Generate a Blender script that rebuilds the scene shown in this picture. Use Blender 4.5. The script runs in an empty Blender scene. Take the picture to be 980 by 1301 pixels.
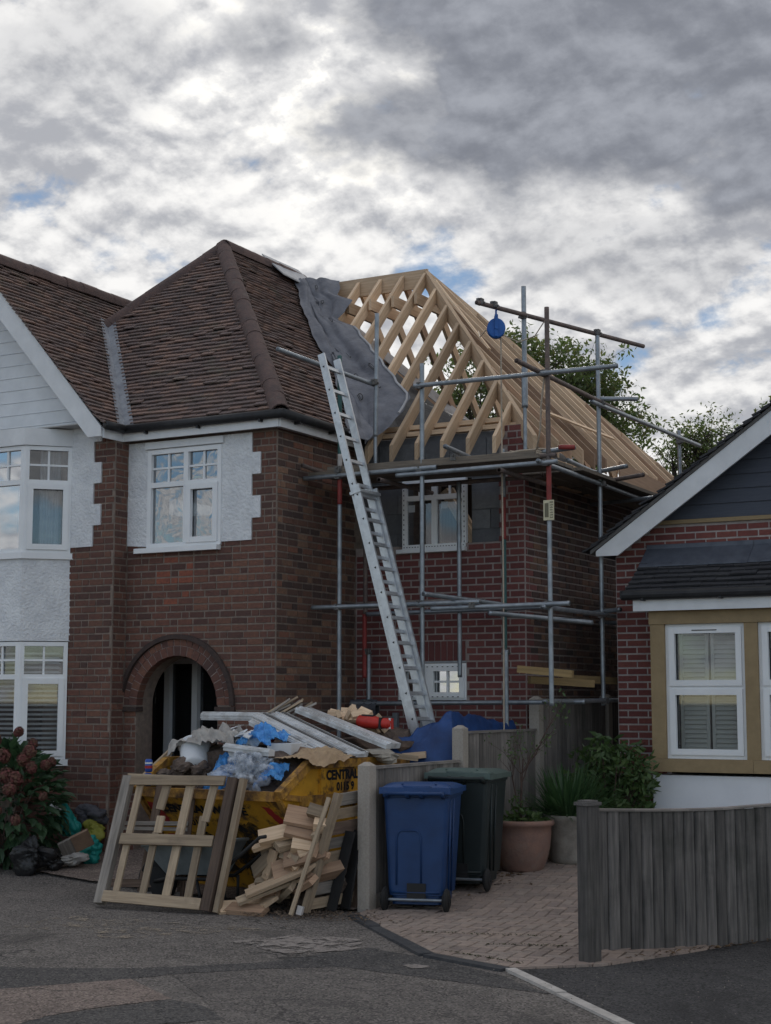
import bpy, math, random
from mathutils import Vector as V, Matrix, noise as mnoise
from math import sin, cos, pi, radians as R
random.seed(7)
D = bpy.data
scn = bpy.context.scene
COL = scn.collection

# ------------------------------------------------------------------ camera, world, sun, exposure
# World axes: X runs along the house fronts (to the right), Y goes away from the street, Z up.
# The origin is the ground under the front right corner of the brick semi.
YAW = R(29.0)
CAM = V((8.8247, -13.5744, 1.75))
cam = D.cameras.new('camera'); camo = D.objects.new('camera', cam); COL.objects.link(camo)
cam.sensor_fit = 'VERTICAL'; cam.sensor_height = 24.0; cam.lens = 24.0*1980/1301
cam.clip_start = 0.05; cam.clip_end = 3000
camo.location = CAM; camo.rotation_euler = (R(90+6.91), 0, YAW)
scn.camera = camo
scn.view_settings.view_transform = 'Standard'; scn.view_settings.look = 'None'
scn.view_settings.exposure = 0.95; scn.view_settings.gamma = 1.0
scn.cycles.max_bounces = 6; scn.cycles.diffuse_bounces = 3; scn.cycles.glossy_bounces = 3
scn.cycles.transparent_max_bounces = 12
scn.cycles.use_denoising = True
SUN_EL, SUN_AZ = 23.0, -29.3     # degrees; azimuth from +Y towards +X
world = D.worlds.new('World'); scn.world = world; world.use_nodes = True
def build_world():
    nt = world.node_tree; N = nt.nodes; L = nt.links; N.clear()
    def nd(t, **k):
        n = N.new(t)
        for a, b in k.items(): setattr(n, a, b)
        return n
    def m(op, a, b=None, c=None, clamp=False):
        n = nd('ShaderNodeMath', operation=op); n.use_clamp = clamp
        for i, x in enumerate((a, b, c)):
            if x is None: continue
            if isinstance(x, (int, float)): n.inputs[i].default_value = x
            else: L.new(x, n.inputs[i])
        return n.outputs[0]
    def mix(fac, a, b):
        n = nd('ShaderNodeMix', data_type='RGBA')
        for s, x in ((n.inputs[0], fac), (n.inputs[6], a), (n.inputs[7], b)):
            if isinstance(x, tuple): s.default_value = x + (1,)
            elif isinstance(x, (int, float)): s.default_value = x
            else: L.new(x, s)
        return n.outputs[2]
    def ss(x, a, b):
        n = nd('ShaderNodeMapRange', interpolation_type='SMOOTHSTEP'); L.new(x, n.inputs[0])
        n.inputs[1].default_value = a; n.inputs[2].default_value = b
        return n.outputs[0]
    tc = nd('ShaderNodeTexCoord'); d = tc.outputs['Generated']
    sx = nd('ShaderNodeSeparateXYZ'); L.new(d, sx.inputs[0])
    x, y, z = sx.outputs
    zz = m('ADD', m('MAXIMUM', z, 0.0), 0.42)
    px, py = m('DIVIDE', x, zz), m('DIVIDE', y, zz)
    cb = nd('ShaderNodeCombineXYZ'); L.new(px, cb.inputs[0]); L.new(py, cb.inputs[1])
    def noise(scale, detail, rough, dist, off=(0, 0, 0)):
        mp = nd('ShaderNodeMapping'); L.new(cb.outputs[0], mp.inputs[0]); mp.inputs[1].default_value = off
        n = nd('ShaderNodeTexNoise'); L.new(mp.outputs[0], n.inputs['Vector'])
        n.inputs['Scale'].default_value = scale; n.inputs['Detail'].default_value = detail
        n.inputs['Roughness'].default_value = rough; n.inputs['Distortion'].default_value = dist
        return n.outputs[0]
    big = noise(3.3, 4, .5, .2, (3.1, 1.7, 0))
    mid = noise(8.6, 9, .57, .1, (7.3, 2.2, 0))
    tow = noise(8.6, 9, .57, .1, (7.3+.009, 2.2-.016, 0))     # the same field a little nearer the sun, for lit edges
    fin = noise(27.0, 8, .6, .1, (1.3, 8.2, 4.0))
    az = m('ARCTAN2', x, y); el = m('ARCSINE', z)
    rg = m('ADD', m('ADD', m('MULTIPLY', m('SUBTRACT', mid, .5), 2.2), m('MULTIPLY', m('SUBTRACT', fin, .5), .9)), m('MULTIPLY', m('SUBTRACT', big, .5), 1.2))
    def blob(azd, eld, ra, re, rag=.8, soft=.6):
        a = m('DIVIDE', m('SUBTRACT', az, R(azd)), R(ra)); e = m('DIVIDE', m('SUBTRACT', el, R(eld)), R(re))
        r = m('SQRT', m('ADD', m('MULTIPLY', a, a), m('MULTIPLY', e, e)))
        r = m('ADD', r, m('MULTIPLY', rg, -rag*1.6))
        return ss(r, 1.2, 1.2-soft)
    sky = nd('ShaderNodeTexSky', sky_type='NISHITA'); sky.sun_disc = False
    sky.sun_elevation = R(SUN_EL); sky.sun_rotation = R(SUN_AZ)
    sky.air_density = 1.0; sky.dust_density = .0; sky.ozone_density = 3.0
    vm = nd('ShaderNodeVectorMath', operation='SCALE'); L.new(sky.outputs[0], vm.inputs[0]); vm.inputs[3].default_value = 1.5; blue = vm.outputs[0]
    front = ss(y, -0.5, .55)                       # the window panes show that the sky behind is clearer
    dens = m('ADD', m('ADD', m('MULTIPLY', mid, .62), m('MULTIPLY', big, .46)), m('MULTIPLY', fin, .16))
    band = m('ADD', blob(-36.5, 15.6, 7.5, 1.5, .25, .9), blob(-27.3, 15.3, 4.0, 1.5, .25, .9)); band = m('ADD', band, blob(-44.0, 14.0, 5.0, 2.2, .3, .9)); band = m('ADD', band, blob(-18.0, 13.6, 3.2, .9, .3, .9))
    thr = m('SUBTRACT', .605, m('MULTIPLY', front, .125)); thr = m('ADD', thr, m('MULTIPLY', band, .07)); thr = m('SUBTRACT', thr, m('MULTIPLY', m('ADD', blob(-41.6, 20.6, 5.0, 3.2, .1, .8), blob(-31.5, 23.3, 4.0, 2.6, .1, .8)), .13))
    cov = ss(m('SUBTRACT', dens, thr), -.035, .075)
    rel = m('MULTIPLY', m('SUBTRACT', mid, tow), 4.6)
    val = m('ADD', m('ADD', m('MULTIPLY', m('SUBTRACT', big, .5), 2.1), m('MULTIPLY', m('SUBTRACT', fin, .5), .8)), m('ADD', rel, .56))
    glow = blob(-29.6, 22.4, 8.5, 5.0, .3, .9)
    val = m('ADD', val, m('MULTIPLY', glow, .30)); val = m('ADD', val, m('MULTIPLY', blob(-42, 22.5, 9, 6, .3, .9), .12))
    light = ss(val, -.1, 1.1)
    gcol = mix(light, (4.5, 4.62, 5.0), (10.0, 9.9, 9.75))
    gcol = mix(m('MULTIPLY', glow, ss(val, .7, 1.15)), gcol, (13.0, 12.6, 11.7))
    dk = m('MAXIMUM', blob(-16.2, 27.0, 14.6, 9.4, .42, .42), m('MULTIPLY', blob(-28.6, 21.2, 4.2, 1.8, .6, .7), .95))
    dk = m('MAXIMUM', dk, m('MULTIPLY', blob(-33.2, 26.9, 4.6, 1.5, .6, .7), .9))
    dk = m('MAXIMUM', dk, m('MULTIPLY', blob(-33.3, 23.6, 2.6, 1.0, .9, .95), .6))
    dk = m('MAXIMUM', dk, m('MULTIPLY', blob(-19.0, 16.2, 7.5, 1.9, .7, .8), .38))
    dk = m('MAXIMUM', dk, m('MULTIPLY', blob(-41.0, 23.0, 4.2, 2.2, .8, .8), .34))
    dcol = mix(ss(m('ADD', fin, rel), -.1, 1.3), (2.25, 2.4, 2.8), (4.0, 4.2, 4.7))
    cl = mix(dk, gcol, dcol)
    cov = m('MAXIMUM', cov, dk); blue = mix(m('MULTIPLY', front, .74), blue, (1.75, 2.65, 4.1))
    col = mix(cov, blue, cl)
    bg = nd('ShaderNodeBackground'); bg.inputs[1].default_value = .05; L.new(col, bg.inputs[0])
    out = nd('ShaderNodeOutputWorld'); L.new(bg.outputs[0], out.inputs[0])
build_world()
sun = D.lights.new('sun', 'SUN'); suno = D.objects.new('sun', sun); COL.objects.link(suno)
sun.energy = 0.9; sun.angle = R(12); sun.color = (1, .95, .87)
suno.rotation_euler = V((-sin(R(SUN_AZ))*cos(R(SUN_EL)), -cos(R(SUN_AZ))*cos(R(SUN_EL)), -sin(R(SUN_EL)))).to_track_quat('-Z', 'Y').to_euler()

# ------------------------------------------------------------------ materials
def mat(name, col, col2=None, rough=.75, scale=6., detail=5., lo=.35, hi=.65, bump=0., bscale=60., metal=0., pieces=None,
        grain=False, pmix=.68, grime=None, gscale=1.2, spec=.35, coat=0., alpha=None, stretch=None):
    """Procedural material. pieces: list of colours picked at random per object or per loose piece; grain: wood grain along the UV's u axis;
    grime: a second colour laid on in worn patches."""
    mt = D.materials.new(name); mt.use_nodes = True; nt = mt.node_tree; N = nt.nodes; L = nt.links
    bs = N['Principled BSDF']; bs.inputs['Roughness'].default_value = rough; bs.inputs['Metallic'].default_value = metal
    bs.inputs['Specular IOR Level'].default_value = spec
    if coat: bs.inputs['Coat Weight'].default_value = coat
    geo = N.new('ShaderNodeNewGeometry'); vec = geo.outputs['Position']
    if stretch:
        mp = N.new('ShaderNodeMapping'); mp.inputs['Scale'].default_value = stretch; L.new(vec, mp.inputs[0]); vec = mp.outputs[0]
    rnd = None
    if pieces or grain:
        oi = N.new('ShaderNodeObjectInfo'); ad = N.new('ShaderNodeMath'); ad.operation = 'ADD'
        L.new(oi.outputs['Random'], ad.inputs[0]); L.new(geo.outputs['Random Per Island'], ad.inputs[1])
        fr = N.new('ShaderNodeMath'); fr.operation = 'FRACT'; L.new(ad.outputs[0], fr.inputs[0]); rnd = fr.outputs[0]
    if grain:
        uv = N.new('ShaderNodeUVMap'); mp = N.new('ShaderNodeMapping'); mp.inputs['Scale'].default_value = (1.6, 26, 1)
        L.new(uv.outputs[0], mp.inputs[0]); vec = mp.outputs[0]; scale = 1.5
    no = N.new('ShaderNodeTexNoise'); no.inputs['Scale'].default_value = scale; no.inputs['Detail'].default_value = detail
    no.inputs['Roughness'].default_value = .6; L.new(vec, no.inputs['Vector'])
    rp = N.new('ShaderNodeMapRange'); L.new(no.outputs[0], rp.inputs[0]); rp.inputs[1].default_value = lo; rp.inputs[2].default_value = hi
    def mixc(f, a, b, typ='MIX'):
        n = N.new('ShaderNodeMix'); n.data_type = 'RGBA'; n.blend_type = typ
        for s, x in ((n.inputs[0], f), (n.inputs[6], a), (n.inputs[7], b)):
            if isinstance(x, tuple): s.default_value = x[:3] + (1,)
            elif isinstance(x, (int, float)): s.default_value = x
            else: L.new(x, s)
        return n.outputs[2]
    c = mixc(rp.outputs[0], col, col2 or col)
    if pieces:
        cr = N.new('ShaderNodeValToRGB'); cr.color_ramp.interpolation = 'CONSTANT'; e = cr.color_ramp.elements
        e[0].position = 0; e[0].color = tuple(pieces[0]) + (1,); e[1].position = 1/len(pieces); e[1].color = tuple(pieces[1]) + (1,)
        for i, p in enumerate(pieces[2:], 2):
            q = e.new(i/len(pieces)); q.color = tuple(p) + (1,)
        L.new(rnd, cr.inputs[0])
        c = mixc(pmix, c, cr.outputs[0])
        c = mixc(rp.outputs[0], c, mixc(.35, c, col2 or col))
    if grain:
        hs = N.new('ShaderNodeHueSaturation'); mr = N.new('ShaderNodeMapRange'); L.new(rnd, mr.inputs[0])
        mr.inputs[3].default_value = .62; mr.inputs[4].default_value = 1.2; L.new(mr.outputs[0], hs.inputs['Value']); L.new(c, hs.inputs['Color'])
        c = hs.outputs[0]
    if grime:
        n2 = N.new('ShaderNodeTexNoise'); n2.inputs['Scale'].default_value = gscale; n2.inputs['Detail'].default_value = 8; n2.inputs['Roughness'].default_value = .65
        L.new(geo.outputs['Position'], n2.inputs['Vector'])
        r2 = N.new('ShaderNodeMapRange'); L.new(n2.outputs[0], r2.inputs[0]); r2.inputs[1].default_value = grime[1]; r2.inputs[2].default_value = grime[2]
        r2.inputs[4].default_value = grime[3] if len(grime) > 3 else .8
        c = mixc(r2.outputs[0], c, grime[0])
    L.new(c, bs.inputs['Base Color'])
    if bump:
        n3 = N.new('ShaderNodeTexNoise'); n3.inputs['Scale'].default_value = bscale; n3.inputs['Detail'].default_value = 4
        L.new(vec if grain else geo.outputs['Position'], n3.inputs['Vector'])
        b = N.new('ShaderNodeBump'); b.inputs['Strength'].default_value = bump; b.inputs['Distance'].default_value = .02
        L.new(n3.outputs[0], b.inputs['Height']); L.new(b.outputs[0], bs.inputs['Normal'])
    return mt

def asphalt(name, c1, c2, c3, r=.92):
    """rolled asphalt: stone speckle, broad worn areas, dark stains and fine cracks with a shape of their own"""
    mt = D.materials.new(name); mt.use_nodes = True; nt = mt.node_tree; N = nt.nodes; L = nt.links; bs = N['Principled BSDF']
    bs.inputs['Roughness'].default_value = r+.3 if r < .7 else r; bs.inputs['Specular IOR Level'].default_value = .3
    g = N.new('ShaderNodeNewGeometry')
    def noi(sc, de, ro, di=0.):
        n = N.new('ShaderNodeTexNoise'); n.inputs['Scale'].default_value = sc; n.inputs['Detail'].default_value = de; n.inputs['Roughness'].default_value = ro; n.inputs['Distortion'].default_value = di
        L.new(g.outputs['Position'], n.inputs['Vector']); return n.outputs[0]
    def mr(x, a, b, c=0., d=1.):
        n = N.new('ShaderNodeMapRange'); L.new(x, n.inputs[0])
        for i, q in enumerate((a, b, c, d)): n.inputs[1+i].default_value = q
        return n.outputs[0]
    def mx(f, a, b, t='MIX'):
        n = N.new('ShaderNodeMix'); n.data_type = 'RGBA'; n.blend_type = t
        for q, x in ((n.inputs[0], f), (n.inputs[6], a), (n.inputs[7], b)):
            if isinstance(x, tuple): q.default_value = x+(1,)
            elif isinstance(x, float): q.default_value = x
            else: L.new(x, q)
        return n.outputs[2]
    c = mx(mr(noi(1.1, 9, .65, .4), .35, .65), c2, c1)
    vo = N.new('ShaderNodeTexVoronoi'); vo.inputs['Scale'].default_value = 78; L.new(g.outputs['Position'], vo.inputs['Vector'])
    sp = N.new('ShaderNodeSeparateColor'); L.new(vo.outputs['Color'], sp.inputs[0])
    c = mx(mr(sp.outputs[0], .60, .9, 0., .95), c, c3)                     # pale stones
    c = mx(mr(sp.outputs[1], .55, .9, 0., .85), c, tuple(q*.35 for q in c2))  # dark binder
    c = mx(mr(noi(2.6, 8, .7, .8), .56, .70, 0., .55), c, c3)               # dusty areas
    c = mx(mr(noi(.7, 6, .6, 1.2), .57, .66, 0., .6), c, tuple(q*.6 for q in c2))
    v2 = N.new('ShaderNodeTexVoronoi'); v2.feature = 'DISTANCE_TO_EDGE'; v2.inputs['Scale'].default_value = .8
    nv = N.new('ShaderNodeTexNoise'); nv.inputs['Scale'].default_value = 3; nv.inputs['Detail'].default_value = 5; L.new(g.outputs['Position'], nv.inputs['Vector'])
    va = N.new('ShaderNodeVectorMath'); va.operation = 'MULTIPLY_ADD'; L.new(nv.outputs['Color'], va.inputs[0]); va.inputs[1].default_value = (.5, .5, .5); L.new(g.outputs['Position'], va.inputs[2]); L.new(va.outputs[0], v2.inputs['Vector'])
    cr = mr(v2.outputs['Distance'], .004, .012, 1., 0.)
    cm = N.new('ShaderNodeMath'); cm.operation = 'MULTIPLY'; L.new(cr, cm.inputs[0]); L.new(mr(noi(.9, 3, .5), .48, .58, 0., .8), cm.inputs[1])
    c = mx(cm.outputs[0], c, (.03, .028, .027))
    L.new(c, bs.inputs['Base Color'])
    b = N.new('ShaderNodeBump'); b.inputs['Strength'].default_value = .9; b.inputs['Distance'].default_value = .010; L.new(vo.outputs['Distance'], b.inputs['Height']); L.new(b.outputs[0], bs.inputs['Normal'])
    return mt

def leaf_mat(name, cols, rough=.5, trans=.35):
    """leaves let part of the light through"""
    mt = mat(name, cols[0], cols[1], rough, 12, pieces=cols, spec=.4); N = mt.node_tree.nodes; L = mt.node_tree.links; bs = N['Principled BSDF']
    tl = N.new('ShaderNodeBsdfTranslucent'); hs = N.new('ShaderNodeHueSaturation'); hs.inputs['Value'].default_value = 1.6; hs.inputs['Saturation'].default_value = 1.1
    L.new(bs.inputs['Base Color'].links[0].from_socket, hs.inputs['Color']); L.new(hs.outputs[0], tl.inputs[0])
    mx = N.new('ShaderNodeMixShader'); mx.inputs[0].default_value = trans; L.new(bs.outputs[0], mx.inputs[1]); L.new(tl.outputs[0], mx.inputs[2]); L.new(mx.outputs[0], N['Material Output'].inputs[0])
    return mt

def glass_mat(name, tint=(.6, .65, .7), wavy=0., refl=.22, wscale=9):
    mt = D.materials.new(name); mt.use_nodes = True; nt = mt.node_tree; N = nt.nodes; L = nt.links; N.clear()
    out = N.new('ShaderNodeOutputMaterial'); tr = N.new('ShaderNodeBsdfTransparent'); tr.inputs[0].default_value = tint + (1,)
    gl = N.new('ShaderNodeBsdfGlossy'); gl.inputs['Roughness'].default_value = .02; gl.inputs[0].default_value = (.95, .97, 1, 1)
    fr = N.new('ShaderNodeLayerWeight'); fr.inputs[0].default_value = .18
    mr = N.new('ShaderNodeMapRange'); L.new(fr.outputs['Fresnel'], mr.inputs[0]); mr.inputs[3].default_value = refl; mr.inputs[4].default_value = 1
    mx = N.new('ShaderNodeMixShader'); L.new(mr.outputs[0], mx.inputs[0]); L.new(tr.outputs[0], mx.inputs[1]); L.new(gl.outputs[0], mx.inputs[2])
    if wavy:
        g = N.new('ShaderNodeNewGeometry'); n = N.new('ShaderNodeTexNoise'); n.inputs['Scale'].default_value = wscale; n.inputs['Detail'].default_value = 2
        n.inputs['Distortion'].default_value = 1.2
        L.new(g.outputs['Position'], n.inputs['Vector']); b = N.new('ShaderNodeBump'); b.inputs['Strength'].default_value = wavy; b.inputs['Distance'].default_value = .05
        L.new(n.outputs[0], b.inputs['Height']); L.new(b.outputs[0], gl.inputs['Normal'])
    L.new(mx.outputs[0], out.inputs[0])
    return mt

def sheet_mat(name, col, tint, op=.55, rough=.25):
    """thin translucent plastic sheet"""
    mt = D.materials.new(name); mt.use_nodes = True; nt = mt.node_tree; N = nt.nodes; L = nt.links
    bs = N['Principled BSDF']; bs.inputs['Base Color'].default_value = col + (1,); bs.inputs['Roughness'].default_value = rough
    tr = N.new('ShaderNodeBsdfTransparent'); tr.inputs[0].default_value = tint + (1,)
    mx = N.new('ShaderNodeMixShader'); mx.inputs[0].default_value = op
    g = N.new('ShaderNodeNewGeometry'); n = N.new('ShaderNodeTexNoise'); n.inputs['Scale'].default_value = 14; n.inputs['Detail'].default_value = 6
    L.new(g.outputs['Position'], n.inputs['Vector'])
    mr = N.new('ShaderNodeMapRange'); L.new(n.outputs[0], mr.inputs[0]); mr.inputs[1].default_value = .35; mr.inputs[2].default_value = .7
    mr.inputs[3].default_value = max(op-.3, .1); mr.inputs[4].default_value = min(op+.35, 1); L.new(mr.outputs[0], mx.inputs[0])
    b = N.new('ShaderNodeBump'); b.inputs['Strength'].default_value = .5; b.inputs['Distance'].default_value = .02; L.new(n.outputs[0], b.inputs['Height']); L.new(b.outputs[0], bs.inputs['Normal'])
    L.new(tr.outputs[0], mx.inputs[1]); L.new(bs.outputs[0], mx.inputs[2]); L.new(mx.outputs[0], N['Material Output'].inputs[0])
    return mt

OLDBRICK = [(0.162, 0.074, 0.056), (0.196, 0.085, 0.061), (0.118, 0.058, 0.048), (0.218, 0.102, 0.070), (0.069, 0.044, 0.042), (0.168, 0.076, 0.056), (0.241, 0.116, 0.076), (0.134, 0.064, 0.052), (0.179, 0.078, 0.058), (0.090, 0.050, 0.045)]
SIDEBRICK = [(0.158, 0.079, 0.060), (0.210, 0.107, 0.072), (0.105, 0.058, 0.050), (0.294, 0.158, 0.097), (0.058, 0.042, 0.042), (0.357, 0.209, 0.133), (0.179, 0.088, 0.064), (0.284, 0.116, 0.074), (0.137, 0.073, 0.057), (0.079, 0.051, 0.046), (0.047, 0.039, 0.041)]
NEWBRICK = [(.165, .058, .053), (.19, .066, .060), (.14, .050, .048), (.205, .075, .066), (.12, .046, .045)]
RHBRICK = [(0.207, 0.066, 0.057), (0.186, 0.060, 0.054), (0.229, 0.074, 0.061), (0.163, 0.052, 0.049), (0.252, 0.087, 0.070)]
m_brick = mat('old_brick', (.19, .086, .062), (.105, .056, .046), .9, 30, pmix=.58, pieces=OLDBRICK, bump=.5, bscale=90, grime=((.085, .06, .052), .5, .74, .6), gscale=.9)
m_sidebrick = mat('weathered_brick', (.19, .105, .075), (.11, .07, .058), .9, 30, pieces=SIDEBRICK, bump=.5, bscale=90, grime=((.075, .06, .052), .5, .76, .6), gscale=1.1)
m_redbrick = mat('repair_brick', (.30, .10, .06), (.2, .07, .05), .9, 30, bump=.4, bscale=90)
m_newbrick = mat('new_red_brick', (.20, .066, .058), (.14, .052, .048), .88, 25, pieces=NEWBRICK, bump=.4, bscale=90)
m_rhbrick = mat('bungalow_brick', (.19, .062, .054), (.13, .05, .045), .88, 25, pieces=RHBRICK, bump=.4, bscale=90)
m_commons = mat('common_brick', (.10, .06, .05), (.06, .045, .04), .9, 30, pieces=SIDEBRICK[:5]+[(.17, .12, .09), (.09, .05, .045), (.12, .06, .05)], bump=.5, bscale=90)
m_mortar = mat('dark_mortar', (.27, .21, .175), (.18, .145, .12), .95, 14, bump=.4)
m_newmortar = mat('new_mortar', (.36, .30, .275), (.27, .225, .21), .95, 14, bump=.4)
m_rhmortar = mat('pale_mortar', (.44, .39, .37), (.34, .30, .285), .95, 14, bump=.4)
m_block = mat('concrete_block', (.19, .195, .205), (.13, .135, .145), .95, 20, pieces=[(.19, .195, .2), (.15, .155, .165), (.22, .225, .23), (.13, .135, .145)], bump=.5, bscale=120)
m_render = mat('white_roughcast', (.80, .81, .82), (.66, .67, .69), .9, 5, bump=1.0, bscale=34, grime=((.45, .45, .45), .6, .85, .5), gscale=1.6)
m_smooth = mat('white_render', (.80, .81, .83), (.74, .75, .77), .85, 3, bump=.05)
m_upvc = mat('white_upvc', (.82, .83, .84), (.76, .77, .78), .35, 3, spec=.5)
m_oldupvc = mat('dirty_white_upvc', (.66, .67, .68), (.52, .52, .52), .45, 7, grime=((.30, .27, .24), .48, .72, .75), gscale=7)
m_fascia = mat('white_fascia_paint', (.78, .79, .80), (.68, .69, .70), .5, 4, grime=((.42, .41, .40), .6, .82, .45), gscale=3)
m_soffit = mat('grey_soffit', (.45, .44, .42), (.36, .35, .34), .8, 4)
m_gutter = mat('black_gutter', (.018, .018, .02), (.03, .03, .032), .5, 10)
TILE = [(0.215, 0.152, 0.135), (0.247, 0.168, 0.144), (0.169, 0.127, 0.119), (0.312, 0.197, 0.156), (0.130, 0.104, 0.100), (0.221, 0.146, 0.125), (0.364, 0.229, 0.175), (0.189, 0.146, 0.138), (0.156, 0.124, 0.119)]
m_tile = mat('clay_tile', (.215, .15, .13), (.14, .105, .097), .88, 22, pmix=.55, pieces=TILE, bump=.5, bscale=70, grime=((.15, .14, .11), .54, .72, .7), gscale=3.4)
m_hip = mat('clay_hip_tile', (.13, .085, .075), (.09, .064, .06), .88, 10, bump=.4, bscale=50, grime=((.17, .165, .14), .58, .8, .6), gscale=6)
m_slate = mat('dark_concrete_tile', (.058, .058, .064), (.04, .04, .045), .85, 18, pieces=[(.055, .055, .06), (.07, .07, .075), (.045, .045, .05), (.062, .062, .068)], bump=.6, bscale=110)
m_verge = mat('grey_verge', (.15, .145, .14), (.11, .105, .10), .9, 12)
m_lead = mat('lead', (.34, .36, .39), (.24, .25, .28), .55, 9, metal=.35, bump=.2, bscale=30, grime=((.13, .125, .12), .55, .75, .6), gscale=8)
m_leaddk = mat('dark_lead', (.12, .135, .165), (.085, .095, .12), .55, 7, metal=.25, bump=.2, bscale=25)
m_clad = mat('slate_blue_cladding', (.078, .088, .112), (.06, .068, .09), .7, 7, bump=.15, bscale=30, stretch=(.6, .6, 9))
m_whiteclad = mat('white_cladding', (.74, .76, .78), (.66, .68, .70), .55, 4)
m_stone = mat('buff_stone_paint', (.34, .25, .14), (.28, .205, .115), .85, 7, bump=.15, bscale=50, grime=((.20, .15, .09), .55, .8, .5), gscale=2.5)
m_glass = glass_mat('window_glass', (.86, .88, .9), refl=.05)
m_skyglass = glass_mat('mirroring_glass', (.5, .53, .56), refl=.45)
m_arch = mat('dark_arch_brick', (.075, .05, .043), (.045, .034, .032), .9, 20, bump=.4, bscale=60)
m_wavy = glass_mat('rippled_glass', (.30, .34, .37), wavy=.10, refl=.26, wscale=3.2)
m_dark = mat('painted_indoor_dark', (.03, .028, .028), (.02, .019, .019), .9)  # near-black colour for unlit rooms, shade put into it; also the dark porch door
def smear_mat(name, c1, c2, lo, hi):
    mt = mat(name, c1, c2, .95, 16, bump=.4, bscale=80); N = mt.node_tree.nodes; L = mt.node_tree.links
    tc = N.new('ShaderNodeUVMap'); g = N.new('ShaderNodeNewGeometry'); n = N.new('ShaderNodeTexNoise'); n.inputs['Scale'].default_value = 7; n.inputs['Detail'].default_value = 9; n.inputs['Roughness'].default_value = .7; n.inputs['Distortion'].default_value = .8
    L.new(g.outputs['Position'], n.inputs['Vector']); r = N.new('ShaderNodeMapRange'); L.new(n.outputs[0], r.inputs[0]); r.inputs[1].default_value = lo; r.inputs[2].default_value = hi
    t = N.new('ShaderNodeBsdfTransparent'); mx = N.new('ShaderNodeMixShader'); L.new(r.outputs[0], mx.inputs[0]); L.new(t.outputs[0], mx.inputs[1]); L.new(N['Principled BSDF'].outputs[0], mx.inputs[2]); L.new(mx.outputs[0], N['Material Output'].inputs[0]); return mt
m_curtain = mat('pale_curtain', (.45, .45, .44), (.36, .36, .36), .9, 12)
m_blind = mat('blind_slat', (.62, .62, .58), (.55, .55, .52), .6)
m_shutter = mat('cream_shutter', (.62, .61, .52), (.55, .54, .46), .55)
m_new = mat('new_timber', (.74, .55, .375), (.56, .395, .255), .75, grain=True, bump=.08)
m_newb = mat('reddish_timber', (.47, .31, .205), (.36, .23, .15), .75, grain=True, bump=.08)
m_pal = mat('pallet_timber', (.48, .37, .255), (.32, .24, .165), .85, grain=True, bump=.15, grime=((.16, .125, .09), .55, .8, .7), gscale=5)
m_brown = mat('brown_timber', (.20, .14, .105), (.11, .075, .058), .85, grain=True, bump=.15)
m_greyw = mat('silvered_timber', (.32, .285, .25), (.18, .16, .14), .9, grain=True, bump=.2)
m_fence = mat('weathered_fence_board', (.29, .26, .235), (.15, .135, .125), .9, grain=True, bump=.25, lo=.3, hi=.7, grime=((.06, .06, .055), .52, .78, .6), gscale=3)
m_dkfence = mat('dark_fence_board', (.19, .174, .162), (.07, .066, .064), .9, grain=True, bump=.3, lo=.3, hi=.68, grime=((.035, .037, .03), .5, .75, .7), gscale=2.2)
m_post = mat('concrete_post', (.42, .375, .325), (.35, .31, .27), .92, 60, bump=.3, bscale=150, grime=((.24, .215, .18), .55, .85, .5), gscale=2.5)
m_board2 = mat('yellowed_timber', (.33, .225, .105), (.22, .15, .07), .85, grain=True, bump=.15)
m_board = mat('scaffold_plank', (.23, .19, .15), (.13, .11, .09), .9, grain=True, bump=.2)
m_galv = mat('galvanised_tube', (.33, .36, .39), (.22, .245, .27), .42, 9, metal=.6, grime=((.16, .15, .145), .55, .78, .6), gscale=7)
m_rust = mat('rusty_tube', (.20, .15, .13), (.12, .10, .095), .7, 14, metal=.3)
m_redp = mat('red_painted_tube', (.30, .045, .04), (.2, .035, .03), .55, 9)
m_teal = mat('green_painted_tube', (.05, .13, .125), (.035, .085, .08), .6, 9)
m_whp = mat('white_painted_tube', (.55, .52, .50), (.45, .42, .40), .6, 9)
m_clamp = mat('scaffold_coupler', (.19, .185, .18), (.10, .095, .09), .55, 20, metal=.5)
m_alu = mat('aluminium', (.62, .64, .66), (.50, .52, .54), .38, 14, metal=.6, grime=((.33, .33, .33), .55, .8, .5), gscale=9)
m_black = mat('black_plastic', (.016, .016, .017), (.024, .024, .025), .6)
m_rubber = mat('tyre_rubber', (.018, .018, .018), (.03, .03, .03), .85)
m_memb = mat('grey_roof_membrane', (.175, .18, .205), (.105, .11, .13), .65, 5, bump=.35, bscale=26)
m_membk = mat('black_underlay', (.016, .016, .018), (.03, .03, .033), .55, 6, bump=.4, bscale=14)
m_membw = mat('pale_membrane_edge', (.46, .46, .47), (.36, .36, .37), .7, 9)
m_ink = mat('black_print', (.015, .015, .017), None, .8)
m_yellow = mat('skip_yellow_paint', (.66, .34, .03), (.52, .26, .028), .6, 6, bump=.2, bscale=18, grime=((.085, .045, .028), .52, .61, .92), gscale=4.6)
m_yelrim = mat('rusted_skip_rim', (.55, .29, .045), (.24, .12, .04), .75, 11, bump=.4, bscale=30, grime=((.06, .035, .025), .45, .62, .9), gscale=6)
m_redpaint = mat('red_stripe_paint', (.42, .035, .03), (.33, .03, .03), .6, 9)
m_soot = mat('soot_stain', (.018, .017, .016), (.04, .03, .02), .9, 9)
m_rubble = mat('brown_rubble', (.17, .125, .10), (.085, .063, .053), .95, 12, bump=.8, bscale=30)
m_blue = mat('blue_bin_plastic', (.013, .05, .155), (.010, .038, .12), .48, 6, spec=.4, bump=.05, bscale=160, grime=((.03, .05, .10), .55, .85, .5), gscale=4)
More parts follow.
